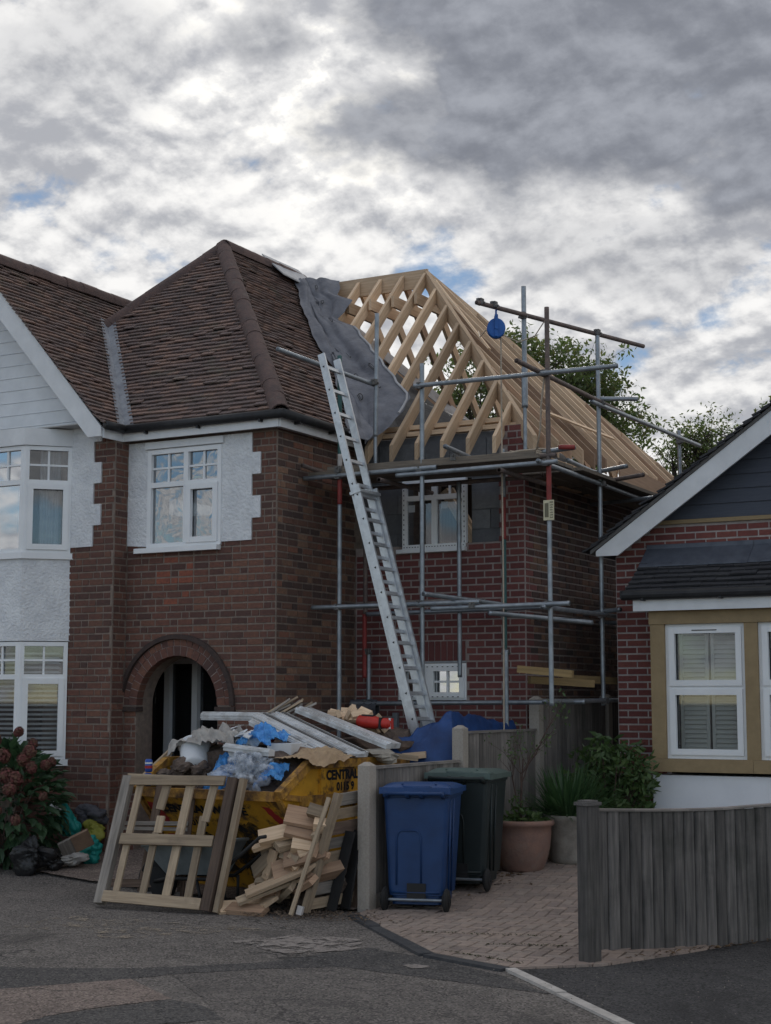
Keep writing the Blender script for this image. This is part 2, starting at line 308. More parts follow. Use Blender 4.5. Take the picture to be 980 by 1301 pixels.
m_bluelid = mat('blue_lid_plastic', (.016, .06, .19), (.014, .05, .16), .42, 6, spec=.45)
m_green = mat('dark_green_bin_plastic', (.018, .026, .026), (.014, .021, .021), .5, 6, spec=.4, bump=.05, bscale=160)
m_greenlid = mat('faded_green_lid', (.10, .14, .125), (.075, .105, .095), .5, 6, spec=.4)
m_tarp = mat('blue_tarpaulin', (.020, .068, .22), (.012, .036, .12), .45, 4, bump=.5, bscale=9)
m_bluesheet = sheet_mat('blue_polythene', (.09, .36, .80), (.35, .6, .9), .75)
m_clear = sheet_mat('clear_polythene', (.62, .66, .72), (.85, .88, .92), .42)
m_paper = mat('brown_paper', (.42, .30, .185), (.33, .23, .145), .85, 9, bump=.4, bscale=30)
m_card = mat('cardboard', (.24, .16, .11), (.18, .12, .085), .9, 9)
m_dust = mat('dust_sheet', (.42, .40, .37), (.27, .25, .235), .9, 7, bump=.5, bscale=20)
m_white = mat('white_plastic', (.72, .74, .76), (.62, .63, .65), .5, 6, grime=((.40, .38, .36), .58, .8, .5), gscale=9)
m_red = mat('red_plastic', (.50, .035, .025), (.40, .03, .02), .4, 6)
m_tealbag = mat('teal_bag', (.012, .27, .24), (.010, .20, .18), .5, 6, bump=.4, bscale=14)
m_olive = mat('olive_bag', (.26, .26, .04), (.20, .20, .03), .6, 6, bump=.4, bscale=14)
m_binbag = mat('black_bin_bag', (.012, .012, .013), (.02, .02, .022), .3, 6, bump=.7, bscale=22)
m_greycl = mat('grey_cloth', (.10, .10, .115), (.07, .07, .08), .95, 9, bump=.4, bscale=60)
m_terra = mat('terracotta', (.28, .165, .125), (.215, .135, .11), .9, 9, bump=.2, bscale=40, grime=((.26, .215, .18), .5, .75, .7), gscale=4)
m_stonepot = mat('pale_stone_planter', (.36, .325, .275), (.26, .235, .20), .9, 9, bump=.3, bscale=40, grime=((.09, .085, .07), .55, .8, .7), gscale=5)
LEAF = [(.06, .105, .035), (.08, .13, .045), (.05, .085, .032), (.11, .155, .05), (.065, .115, .042)]
m_leaf = leaf_mat('shrub_leaf', LEAF, .45, .3)
m_hyleaf = leaf_mat('hydrangea_leaf', [(.035, .075, .035), (.05, .10, .045), (.028, .055, .03), (.065, .12, .055), (.035, .07, .035)], .45, .25)
m_floret = mat('hydrangea_floret', (.17, .055, .05), (.12, .05, .04), .8, 14, pieces=[(.17, .055, .052), (.13, .05, .042), (.13, .085, .05), (.20, .065, .06), (.11, .075, .045), (.09, .05, .035)])
m_strap = leaf_mat('strap_leaf', [(.04, .085, .036), (.055, .11, .042), (.03, .065, .028), (.075, .13, .055)], .45, .3)
m_tree = leaf_mat('tree_leaf', [(.07, .10, .035), (.085, .12, .04), (.055, .085, .033), (.11, .13, .045), (.075, .095, .04), (.12, .105, .045)], .55, .5)
m_bark = mat('bark', (.075, .06, .05), (.045, .037, .032), .95, 20, bump=.5)
m_twig = mat('twig', (.10, .065, .05), (.07, .045, .04), .9, 20)
m_rope = mat('pale_rope', (.50, .42, .33), (.38, .31, .24), .9, 60)
m_pulley = mat('blue_steel_wheel', (.02, .12, .42), (.015, .09, .33), .45, 8)
m_tag = mat('cream_tag', (.60, .55, .38), (.5, .45, .3), .6, 8)
m_road = asphalt('asphalt', (.188, .166, .150), (.118, .106, .098), (.275, .245, .22), .55)
m_dkroad = asphalt('dark_asphalt_patch', (.105, .098, .094), (.070, .066, .066), (.155, .142, .132), .6)
m_midroad = asphalt('worn_asphalt_patch', (.16, .142, .13), (.108, .098, .092), (.235, .208, .188), .6)
m_pave = asphalt('footway_asphalt', (.075, .071, .071), (.055, .052, .053), (.105, .10, .096), .65)
m_drive = asphalt('worn_drive', (.25, .195, .168), (.175, .138, .12), (.33, .265, .225), .5)
m_kerb = mat('black_kerb_strip', (.042, .043, .048), (.065, .065, .068), .8, 8, bump=.4, bscale=70)
m_line = mat('pale_concrete_edging', (.52, .485, .45), (.36, .335, .31), .9, 10, bump=.3, bscale=80)
m_sand = smear_mat('sand_smear', (.36, .30, .23), (.24, .20, .16), .50, .66)
m_grit = mat('pale_grit', (.30, .26, .22), (.2, .17, .14), .95, 30)
m_sootf = smear_mat('soot_stain_worn', (.018, .017, .016), (.05, .035, .02), .38, .55)
m_palep = smear_mat('pale_patch', (.30, .265, .24), (.21, .185, .17), .42, .52)
m_pav = mat('block_paver', (.34, .27, .225), (.23, .185, .16), .92, 16, pieces=[(.34, .265, .22), (.30, .235, .20), (.375, .29, .24), (.26, .205, .18), (.33, .27, .23)], bump=.4, bscale=90, grime=((.10, .082, .068), .52, .78, .6), gscale=2)
m_joint = mat('sandy_joint', (.15, .125, .10), (.09, .085, .06), .95, 20)
m_chip = mat('wood_chips', (.17, .125, .09), (.085, .065, .05), .9, 40, pieces=[(.2, .14, .09), (.09, .065, .05), (.14, .10, .07), (.06, .045, .036)])
m_fallen = mat('fallen_leaf', (.15, .09, .045), (.10, .06, .035), .85, 30, pieces=[(.16, .09, .04), (.11, .06, .035), (.2, .13, .06), (.07, .045, .03)])
m_moss = mat('moss', (.06, .065, .025), (.04, .045, .02), .95, 30)
m_canblue = mat('printed_can', (.03, .09, .36), (.025, .07, .28), .35, 8, metal=.2)
m_barrow = mat('grey_barrow_tray', (.24, .27, .28), (.17, .195, .20), .5, 7, metal=.3, grime=((.18, .165, .15), .56, .78, .6), gscale=6)

# ------------------------------------------------------------------ helpers
FW0 = V((-sin(YAW), cos(YAW), 0)); RT = V((cos(YAW), sin(YAW), 0)); PT = R(6.91)
FW = FW0*cos(PT)+V((0, 0, 1))*sin(PT); UP = -FW0*sin(PT)+V((0, 0, 1))*cos(PT)
def seen(p, pad=.03):
    """(in the camera's view?, distance): only decides which pieces become single parts"""
    d = V(p)-CAM; z = d.dot(FW)
    if z < .1: return False, 99
    x = d.dot(RT)/z*1980/980; y = d.dot(UP)/z*1980/1301
    return abs(x) < .5+pad and abs(y) < .5+pad, z
def gz(v):
    """ground height: the plot rises gently from the street to the houses"""
    return min(max((v+1.7)*.085, 0), .30)

def crumple(p, sc=1.):
    """sharp creases between flat facets, as in crumpled sheet"""
    d = mnoise.voronoi(V(p)*sc)[0]; return min(d[1]-d[0], .7)
class MB:
    """collects shapes (world coordinates) and links them as ONE mesh object"""
    def __init__(s): s.v = []; s.f = []; s.uv = []; s.mi = []; s.cur = 0
    def add(s, vs, fs, uvs=None):
        o = len(s.v); s.v += [tuple(p) for p in vs]
        for k, f in enumerate(fs):
            s.f.append([o+i for i in f]); s.mi.append(s.cur)
            s.uv += uvs[k] if uvs else [(0, 0)]*len(f)
        return s
    def hexa(s, c, along=0):
        """8 corners: index = x+2y+4z"""
        fs = [(0, 2, 3, 1), (4, 5, 7, 6), (0, 1, 5, 4), (2, 6, 7, 3), (0, 4, 6, 2), (1, 3, 7, 5)]
        c = [V(p) for p in c]
        ln = [(c[1]-c[0]).length, (c[2]-c[0]).length, (c[4]-c[0]).length]
        a = max(range(3), key=lambda i: ln[i]); b = [i for i in range(3) if i != a]
        ru, rv = random.random()*40, random.random()*40
        def uv(i):
            k = (i & 1, (i >> 1) & 1, (i >> 2) & 1)
            return (ru+k[a]*ln[a], rv+k[b[0]]*ln[b[0]]+k[b[1]]*ln[b[1]]*1.0)
        return s.add(c, fs, [[uv(i) for i in f] for f in fs])
    def box(s, x0, x1, y0, y1, z0, z1):
        return s.hexa([(x, y, z) for z in (z0, z1) for y in (y0, y1) for x in (x0, x1)])
    def obox(s, o, ax, ay, az, x0, x1, y0, y1, z0, z1):
        o, ax, ay, az = V(o), V(ax), V(ay), V(az)
        return s.hexa([o+ax*x+ay*y+az*z for z in (z0, z1) for y in (y0, y1) for x in (x0, x1)])
    def bar(s, p0, p1, w, h, up=(0, 0, 1), taper=1.0):
        p0, p1 = V(p0), V(p1); d = (p1-p0).normalized(); up = V(up)
        sx = d.cross(up)
        if sx.length < 1e-4: sx = d.cross(V((1, 0, 0)))
        sx.normalize(); u = sx.cross(d).normalized()
        c = []
        for uu in (-.5, .5):
            for ss in (-.5, .5):
                c += [p0+sx*ss*w+u*uu*h, p1+sx*ss*w*taper+u*uu*h*taper]
        return s.hexa(c)
    def ring(s, pts, r, n=10, cap=True, closed=False):
        """tube along points; r a number or list"""
        pts = [V(p) for p in pts]; m = len(pts); rs = r if isinstance(r, (list, tuple)) else [r]*m
        vs = []; ref = None
        for i, p in enumerate(pts):
            a = pts[max(i-1, 0)] if not closed else pts[(i-1) % m]; b = pts[min(i+1, m-1)] if not closed else pts[(i+1) % m]
            d = (b-a).normalized()
            if ref is None: ref = V((0, 0, 1)) if abs(d.z) < .9 else V((1, 0, 0))
            x = d.cross(ref).normalized(); y = x.cross(d).normalized(); ref = y
            for k in range(n):
                t = 2*pi*k/n; vs.append(p+(x*cos(t)+y*sin(t))*rs[i])
        fs = []; uv = []; ru = random.random()*30
        for i in range(m if closed else m-1):
            j = (i+1) % m
            for k in range(n):
                q = (k+1) % n
                fs.append((i*n+k, i*n+q, j*n+q, j*n+k)); uv.append([(ru+i*.3, k/n), (ru+i*.3, (k+1)/n), (ru+i*.3+.3, (k+1)/n), (ru+i*.3+.3, k/n)])
        if cap and not closed:
            fs.append(tuple(range(n-1, -1, -1))); uv.append([(0, 0)]*n)
            fs.append(tuple((m-1)*n+k for k in range(n))); uv.append([(0, 0)]*n)
        return s.add(vs, fs, uv)
    def tube(s, p0, p1, r, n=10): return s.ring([p0, p1], r, n)
    def pipe(s, p0, p1, r, n=12):
        """open-ended tube with a dark bore"""
        p0, p1 = V(p0), V(p1); d = (p1-p0).normalized()
        s.ring([p0+d*.03, p0, p0, p0+d*.05], [r, r, r*.82, r*.80], n, cap=False)
        s.ring([p1-d*.05, p1, p1, p1-d*.03], [r*.80, r*.82, r, r], n, cap=False)
        s.ring([p0+d*.03, p1-d*.03], r, n, cap=False)
        s.ring([p0+d*.05, p0+d*.051], r*.8, n); s.ring([p1-d*.051, p1-d*.05], r*.8, n)
        return s
    def prism(s, poly, off):
        """polygon of 3-D points extruded by a vector"""
        n = len(poly); off = V(off); vs = [V(p) for p in poly]+[V(p)+off for p in poly]
        ru, rv = random.random()*30, random.random()*30
        ln = max(range(n), key=lambda i: (V(poly[(i+1) % n])-V(poly[i])).length)
        ax = (V(poly[(ln+1) % n])-V(poly[ln])).normalized(); nn = off.normalized(); ay = nn.cross(ax)
        el = (V(poly[(ln+1) % n])-V(poly[ln])).length; lng = off.length > el
        def uv(p): p = V(p)-V(poly[0]); return (ru+p.dot(nn), rv+p.dot(ax)+p.dot(ay)) if lng else (ru+p.dot(ax), rv+p.dot(ay)+p.dot(nn))
        fs = [tuple(range(n-1, -1, -1)), tuple(range(n, 2*n))]+[(i, (i+1) % n, n+(i+1) % n, n+i) for i in range(n)]
        return s.add(vs, fs, [[uv(vs[i]) for i in f] for f in fs])
    def surf(s, fn, nu, nv, wrapu=False):
        vs = [fn(i/nu, j/nv) for j in range(nv+1) for i in range(nu+(0 if wrapu else 1))]
        w = nu if wrapu else nu+1; fs = []; uv = []
        for j in range(nv):
            for i in range(nu):
                k = (i+1) % w if wrapu else i+1
                fs.append((j*w+i, j*w+k, (j+1)*w+k, (j+1)*w+i)); uv.append([(i/nu, j/nv), ((i+1)/nu, j/nv), ((i+1)/nu, (j+1)/nv), (i/nu, (j+1)/nv)])
        return s.add(vs, fs, uv)
    def lathe(s, c, prof, n=24):
        c = V(c); return s.surf(lambda a, b: c+V((cos(2*pi*a)*prof[round(b*(len(prof)-1))][0], sin(2*pi*a)*prof[round(b*(len(prof)-1))][0], prof[round(b*(len(prof)-1))][1])), n, len(prof)-1, True)
    def blob(s, c, r, seed=0, amp=.25, n=14, rot=None, crease=0.):
        c = V(c); r = V(r if isinstance(r, (tuple, list)) else (r, r, r)); rd = random.Random(seed)
        ws = [(V((rd.uniform(-1, 1), rd.uniform(-1, 1), rd.uniform(-1, 1))).normalized()*rd.uniform(1.5, 6), rd.uniform(0, 6), rd.uniform(.3, 1)) for _ in range(9)]
        def f(a, b):
            th = 2*pi*a; ph = pi*(b*.998+.001); d = V((cos(th)*sin(ph), sin(th)*sin(ph), -cos(ph)))
            k = 1+amp*sum(sin(w.dot(d)+q)*m/(1+w.length*.25) for w, q, m in ws)
            if crease: k += crease*(crumple(d+V((seed, 0, 0)), 1.7)-.3)*.9+crease*.28*(crumple(d+V((seed, 5, 0)), 4.6)-.3)
            p = V((d.x*r.x, d.y*r.y, d.z*r.z))*k
            if rot: p = rot @ p
            return c+p
        return s.surf(f, n, n//2+2, True)
    def mesh(s, name, mats, smooth=False, bevel=None):
        me = D.meshes.new(name); me.from_pydata(s.v, [], s.f); me.update()
        ul = me.uv_layers.new(name='UVMap'); flat = [c for u in s.uv for c in u]
        if len(flat) == len(ul.data)*2: ul.data.foreach_set('uv', flat)
        for m in (mats if isinstance(mats, (list, tuple)) else [mats]): me.materials.append(m)
        if len(me.materials) > 1: me.polygons.foreach_set('material_index', s.mi)
        if smooth: me.polygons.foreach_set('use_smooth', [True]*len(me.polygons))
        return me
    def build(s, name, mats, parent=None, smooth=False, **props):
        return link(name, s.mesh(name, mats, smooth), parent, **props)
def link(name, me, parent=None, loc=None, rot=None, world=True, **props):
    o = D.objects.new(name, me); COL.objects.link(o)
    if parent is not None:
        o.parent = parent
        base = root_loc(parent) if world else V((0, 0, 0))
        o.location = (V(loc) if loc is not None else V((0, 0, 0)))-base
    elif loc is not None: o.location = loc
    if rot is not None: o.rotation_euler = rot
    for k, x in props.items(): o[k] = x
    return o
def root_loc(o):
    p = V(o.location)
    while o.parent is not None: o = o.parent; p = p+V(o.location)
    return p
def thing(name, label, cat, loc=(0, 0, 0), group=None, rot=None):
    o = D.objects.new(name, None); COL.objects.link(o); o.location = loc; o.empty_display_size = .1
    if rot: o.rotation_euler = rot
    o['label'] = label; o['category'] = cat
    if group: o['group'] = group
    return o
def tag(o, label, cat, group=None):
    o['label'] = label; o['category'] = cat
    if group: o['group'] = group
    return o
def copy_tree(o, parent=None):
    c = o.copy(); COL.objects.link(c)
    if parent is not None: c.parent = parent
    for ch in list(o.children): copy_tree(ch, c)
    return c
def struct(o): o['kind'] = 'structure'; return o

BM = {}
def brick_mesh(L, h, d, m):
    k = (round(L, 3), h, d, m.name)
    if k not in BM:
        x, z = L/2, h/2; b = .004
        mb = MB(); c = [(-x, 0, -z), (x, 0, -z), (x, 0, z), (-x, 0, z)]
        f = [(-x+b, -d, -z+b), (x-b, -d, -z+b), (x-b, -d, z-b), (-x+b, -d, z-b)]
        mb.add(c+f, [(4, 5, 6, 7), (0, 1, 5, 4), (1, 2, 6, 5), (2, 3, 7, 6), (3, 0, 4, 7)])
        BM[k] = mb.mesh('brick', m)
    return BM[k]
class Pieces:
    """pieces of one thing: the largest 300 in view become parts, the rest one 'stuff' part"""
    def __init__(s): s.l = []
    def put(s, me, loc, rot, vis=True): s.l.append((me, V(loc), rot, vis))
    def finish(s, root, name, rest, limit=300):
        ok = []
        for k, (me, loc, rot, vis) in enumerate(s.l):
            a, dd = seen(loc)
            if a and vis: ok.append((dd, k))
        ok.sort(); pick = set(k for _, k in ok[:limit])
        vs, fs, mi, mats = [], [], [], []
        for k, (me, loc, rot, vis) in enumerate(s.l):
            if k in pick: link(name, me, root, loc, rot); continue
            M = Matrix.LocRotScale(loc, rot.to_quaternion() if hasattr(rot, 'to_quaternion') else None, None)
            if me.materials[0] not in mats: mats.append(me.materials[0])
            i0 = len(vs); vs += [M @ q.co for q in me.vertices]
            for p in me.polygons: fs.append([i0+i for i in p.vertices]); mi.append(mats.index(me.materials[0]))
        if fs:
            me = D.meshes.new(rest); me.from_pydata(vs, [], fs); me.update(); me.uv_layers.new(name='UVMap')
            for m in mats: me.materials.append(m)
            me.polygons.foreach_set('material_index', mi)
            link(rest, me, root, kind='stuff')
from mathutils import Euler
def cut(iv, holes):
    out = [iv]
    for a, b in holes:
        nx = []
        for p, q in out:
            if b <= p or a >= q: nx.append((p, q)); continue
            if a > p: nx.append((p, a))
            if b < q: nx.append((b, q))
        out = nx
    return out
def brick_wall(pc, face, c, a0, a1, z0, z1, m, holes=lambda z: [], bond='stretcher', zmin_vis=-9, zph=0., proud=.006, course=.075, rnd=None, odd=0, L0=.2):
    """face 'front' (looks to -Y, at y=c, along X) or 'side' (looks to +X, at x=c, along Y)"""
    rd = rnd or random
    n0 = math.floor(z0/course); z = n0*course+zph; row = 0
    while z < z1-.02:
        zc = z+course/2; row += 1
        if zc > z0:
            x = a0-(L0/2 if (row+odd) % 2 else 0)
            if bond == 'old': x -= rd.choice((0, L0/4, L0*.75))*(row % 3 == 0)
            k = row
            while x < a1:
                hd = (bond == 'old' and (k % 3 == 0 if row % 2 else k % 5 == 0)) or (bond == 'header' and rd.random() < .5)
                w = L0/2 if hd else L0; k += 1
                for p, q in cut((max(x, a0), min(x+w, a1)), holes(zc)):
                    if q-p < .035: continue
                    L = round((q-p-.011)/.006)*.006; cc = (p+q)/2; j = proud+rd.uniform(-.0025, .0035)
                    me = brick_mesh(max(L, .02), .064, .03, m(cc, zc) if callable(m) else m)
                    if face == 'front': pc.put(me, (cc, c+.03-j, zc), Euler((0, rd.uniform(-.006, .006), 0)), zc > zmin_vis)
                    else: pc.put(me, (c-.03+j, cc, zc), Euler((rd.uniform(-.006, .006), 0, pi/2)), zc > zmin_vis)
                x += w
        z += course
TM = {}
def tile_mesh(L, w, th, m):
    k = (round(L, 3), round(w, 3), th, m.name)
    if k not in TM:
        # local: x across, y up the slope, z normal; lower edge tilted clear
        c = [(-w/2, 0, .008), (w/2, 0, .008), (-w/2, L, -.022), (w/2, L, -.022), (-w/2, 0, .008+th), (w/2, 0, .008+th), (-w/2, L, -.022+th*.5), (w/2, L, -.022+th*.5)]
        mb = MB(); mb.hexa(c); TM[k] = mb.mesh('roof_tile', m)
    return TM[k]
def roof_tiles(pc, o, ax, up, nrm, length, spans, m, gauge=.074, w=.165, L=.125, th=.019, jit=.006, vis=True):
    """o eaves point, ax along the eaves, up the slope; spans(s)-> [(a,b)] along ax at height s up the slope"""
    o, ax, up, nrm = V(o), V(ax).normalized(), V(up).normalized(), V(nrm).normalized()
    B = Matrix((ax, up, nrm)).transposed()
    s = -.03; row = 0
    while s < length:
        row += 1
        for a, b in spans(s+gauge*.5):
            x = math.floor(a/w)*w-(w/2 if row % 2 else 0)
            while x < b:
                p, q = max(x, a), min(x+w, b)
                if q-p > .03:
                    ww = max(round((q-p-.003)/.012)*.012, .024)
                    me = tile_mesh(L, ww, th, m)
                    j = random.gauss(0, jit)
                    rot = (B @ Matrix.Rotation(random.gauss(0, .007), 3, 'Z') @ Matrix.Rotation(random.gauss(0, .012), 3, 'Y')).to_euler()
                    pc.put(me, o+ax*((p+q)/2)+up*(s+j*.5)+nrm*(random.uniform(0, .009)+(.012 if random.random() < .04 else 0)), rot, vis)
                x += w
        s += gauge
def half_round(p0, p1, r, th, down, n=8, sag=.0):
    """a half-round ridge tile from p0 to p1, sides falling along 'down'"""
    mb = MB(); p0, p1 = V(p0), V(p1); d = (p1-p0).normalized(); dn = V(down); dn = (dn-d*dn.dot(d)).normalized(); sx = d.cross(dn)
    def f(a, b):
        t = pi*(a-.5)*1.15; q = p0+(p1-p0)*b; rr = r*(1.0+.03*(1-b))
        return q+sx*sin(t)*rr-dn*cos(t)*rr+dn*r*.55
    mb.surf(f, n, 1)
    def g(a, b):
        t = pi*(a-.5)*1.15; rr = r*(1.03)-th*b; q = p0
        return q+sx*sin(t)*rr-dn*cos(t)*rr+dn*r*.55
    mb.surf(g, n, 1)
    mb.surf(lambda a, b: f(a, b)+dn*th, n, 1)
    return mb
def text_mesh(txt, size, bold=.0, align='CENTER'):
    cu = D.curves.new('txt', 'FONT'); cu.body = txt; cu.size = size; cu.offset = bold; cu.align_x = align; cu.resolution_u = 3
    o = D.objects.new('txt', cu); COL.objects.link(o)
    me = D.meshes.new_from_object(o.evaluated_get(bpy.context.evaluated_depsgraph_get()))
    vs = [(q.co.x, q.co.y) for q in me.vertices]; fs = [tuple(p.vertices) for p in me.polygons]
    D.objects.remove(o); D.curves.remove(cu); D.meshes.remove(me)
    return vs, fs
def lettering(name, txt, size, o, ax, up, m, parent, bold=.004, align='CENTER', sx=1.0, **k):
    """flat lettering a hair proud of a plane"""
    vs, fs = text_mesh(txt, size, bold, align); o, ax, up = V(o), V(ax), V(up)
    mb = MB(); mb.add([o+ax*x*sx+up*y for x, y in vs], fs)
    return mb.build(name, m, parent, **k)
def wob(seed, f=1.0):
    rd = random.Random(seed)
    w = [(rd.uniform(-1, 1)*f*(1+i*.8), rd.uniform(-1, 1)*f*(1+i*.8), rd.uniform(0, 6), 1/(1+i*.7)) for i in range(8)]
    return lambda x, y: sum(a*sin(p*x+q*y+r) for p, q, r, a in w)/3
X, Y, Z = V((1, 0, 0)), V((0, 1, 0)), V((0, 0, 1))

# ------------------------------------------------------------------ ground
def sheet(name, poly, m, dz, parent=None, sub=6, th=None):
    """a flat sheet (polygon of x,y) following the rise of the ground, dz above it"""
    import bmesh
    bm = bmesh.new(); f = bm.faces.new([bm.verts.new((x, y, 0)) for x, y in poly])
    for yy in (-1.7, 1.83):
        bmesh.ops.bisect_plane(bm, geom=bm.verts[:]+bm.edges[:]+bm.faces[:], plane_co=(0, yy, 0), plane_no=(0, 1, 0))
    for q in bm.verts: q.co.z = gz(q.co.y)+dz
    bm.normal_update()
    for f in bm.faces:
        if f.normal.z < 0: f.normal_flip()
    me = D.meshes.new(name); bm.to_mesh(me); bm.free(); me.materials.append(m); me.uv_layers.new(name='UVMap')
    return link(name, me, parent)
def rag(poly, amp=.02, step=.08, seed=1, closed=True):
    """the polygon with an uneven edge"""
    rd = random.Random(seed); out = []
    for i in range(len(poly)):
        a, b = poly[i], poly[(i+1) % len(poly)]
        L = math.hypot(b[0]-a[0], b[1]-a[1]); n = max(int(L/step), 1)
        if L > 8: n = 1
        for k in range(n):
            t = k/n; out.append((a[0]+(b[0]-a[0])*t+rd.uniform(-amp, amp)*(k > 0), a[1]+(b[1]-a[1])*t+rd.uniform(-amp, amp)*(k > 0)))
    return out
struct(sheet('ground', [(-900, -900), (900, -900), (900, 900), (-900, 900)], m_midroad, -.012))
struct(sheet('road', [(-60, -40), (60, -40), (60, -1.0), (-60, -1.0)], m_road, -.006))

# ------------------------------------------------------------------ the brick semi on the left
house = thing('semi_detached_house', 'dark brick semi-detached house with hipped clay tile roof, white bay and arched porch', 'house', (0, 0, 0))
T = 1.1; SL = math.sqrt(1+T*T); EZ = 4.74
def wall_part(mb, name='wall', m=None, root=None, **k): return mb.build(name, m or m_mortar, root or house, **k)
AC, AZ, AR, AO = -1.25, 1.70, .535, .76
w = MB()
arc = [(AC-AR*cos(pi*i/18), AZ+AR*sin(pi*i/18)) for i in range(19)]
w.prism([V((u, 0, z)) for u, z in [(-1.95, 0), (AC-AR, 0)]+arc+[(AC+AR, 0), (0, 0), (0, 3.40), (-1.95, 3.40)]], (0, .28, 0))
w.box(-1.95, -1.67, 0, .28, 3.4005, 4.60); w.box(-.69, 0, 0, .28, 3.4005, 4.60); w.box(-1.6695, -.6905, 0, .28, 4.49, 4.60)
wall_part(w)
w = MB(); w.box(-.28, -.0005, .2805, 6.2, 0, 4.60); w.box(-5.9, -.2805, 6.0, 6.2, 0, 4.6); w.box(-5.9, -5.65, -.24+.001, 6.0, 0, 4.6)
wall_part(w, m=m_mortar)
w = MB(); w.box(-2.9, -1.9505, -.24, -.0005, 0, 4.70); w.box(-5.9, -4.9, -.24, -.0005, 0, 4.70)
w.box(-4.8995, -2.9005, -.02, -.0005, 0, 4.7); wall_part(w)
# porch inside the arch
w = MB(); w.box(AC-AR-.75, AC-AR-.65, .281, 1.1, 0, 2.5); w.box(AC-AR-.65, AC-AR-.012, .2815, .30, 0, 2.5); w.box(AC+AR+.002, AC+AR+.1, .281, 1.1, 0, 2.5)
w.box(AC-AR-.65, AC+AR, .281, 1.1, 2.35, 2.5); wall_part(w, 'porch_wall', m_brick)
dr = MB(); dr.box(AC-AR-.64, AC+AR, 1.0, 1.06, .05, 2.34)
door = dr.build('porch_door', m_dark, house)
mb = MB()
for u in (-2.12, -1.73): mb.box(u, u+.075, .93, .999, .05, 2.30)
mb.box(AC-AR-.6, AC+AR, .955, .998, 2.17, 2.235); mb.build('door_frame', m_fascia, door)
mb = MB(); mb.box(AC-AR-.5, AC+AR-.02, .985, .992, .9, 2.16); mb.build('pane', m_glass, door)
mb = MB(); mb.box(-1.80, -1.745, .93, .952, 1.22, 1.34); mb.build('doorbell', m_white, house)

pcs = Pieces()
def teeth(z):
    k = int((z-3.43)//.2325); return -.305 if k % 2 == 0 else -.195
def wteeth(z):
    k = int((z-3.43)//.2325); return -2.235 if k % 2 == 0 else -2.13
def fholes(z):
    h = []
    if z > 3.43: h.append((-1.95, teeth(z)))
    elif z > 3.36: h.append((-1.80, -.70))
    if z < AZ: h.append((AC-AO+.06 if z > AZ-.04 else AC-AR, AC+AO-.06 if z > AZ-.04 else AC+AR))
    elif z < AZ+AO-.06:
        a = math.sqrt(max((AO-.055)**2-(z-AZ)**2, 0)); h.append((AC-a, AC+a))
    return h
def fm(x, z):
    if 2.62 < z < 3.30 and abs(x+1.27) < (.30-.1*abs(z-2.95)/.3) and random.random() < .28: return m_redbrick
    return m_brick
brick_wall(pcs, 'front', 0, -1.95, 0, 0, 4.56, fm, fholes, 'old', 1.15)
brick_wall(pcs, 'side', 0, .012, 1.64, 0, 4.60, m_sidebrick, bond='old', zmin_vis=1.5)
brick_wall(pcs, 'front', -.24, -2.575, -1.95, 0, 4.70, m_brick, lambda z: [(-2.6, wteeth(z))] if z > 3.43 else [], 'old', 1.0, odd=1)
brick_wall(pcs, 'side', -1.95, -.228, -.006, 0, 4.60, m_brick, bond='old', zmin_vis=1.0)
# splayed foot of the bay
for r in range(13):
    for k in range(-1, 4):
        a = k*.225-(.11 if r % 2 else 0); p, q = max(a, 0), min(a+.225, .505)
        if q-p > .04:
            t = (p+q)/2; s2 = .7071
            pcs.put(brick_mesh(round((q-p-.011)/.006)*.006, .064, .03, m_brick), (-2.92+t*s2-.03*s2+.006*s2, -.60+t*s2+.03*s2-.006*s2, .04+.075*r+.0375), Euler((0, 0, pi/4)))
# arch rings
nv = 0
for ring, (r0, r1) in enumerate(((AR-.004, AR+.098), (AR+.104, AO-.055))):
    n = 21 if ring == 0 else 25
    for i in range(n):
        a0, a1 = pi*(i+.06)/n, pi*(i+.94)/n
        P = lambda r, a, y: V((AC-r*cos(a), y, AZ+r*sin(a)))
        mb = MB(); j = random.uniform(.006, .013)
        mb.hexa([P(r0, a0, -j), P(r0, a1, -j), P(r0, a0, .10), P(r0, a1, .10), P(r1, a0, -j), P(r1, a1, -j), P(r1, a0, .10), P(r1, a1, .10)])
        link('arch_brick', mb.mesh('arch_brick', m_brick), house)
mb = MB()
mb.surf(lambda a, b: V((AC-(AO-.05+.055*(b in (.25, .5)) )*cos(pi*a), [0, -.045, -.045, 0, 0][round(b*4)], AZ+(AO-.05+[0, 0, .05, .05, 0][round(b*4)])*sin(pi*a))) if False else
        V((AC-(AO-.05+[0, 0, .05, .05, 0][round(b*4)])*cos(pi*a), [.01, -.045, -.04, .01, .01][round(b*4)], AZ+(AO-.05+[0, 0, .05, .05, 0][round(b*4)])*sin(pi*a))), 40, 4)
mb.build('hood_mould', m_arch, house)
mb = MB(); mb.surf(lambda a, b: V((AC-(AR+(AO-.055-AR)*b)*cos(pi*a), -.003, AZ+(AR+(AO-.055-AR)*b)*sin(pi*a))), 40, 1); mb.build('arch_mortar', m_newmortar, house)
for s in (-1, 1):
    mb = MB(); x = AC+s*(AR+.105); mb.box(x-.125, x+.125, -.035, .09, AZ-.065, AZ-.012); mb.build('arch_springer', m_arch, house)
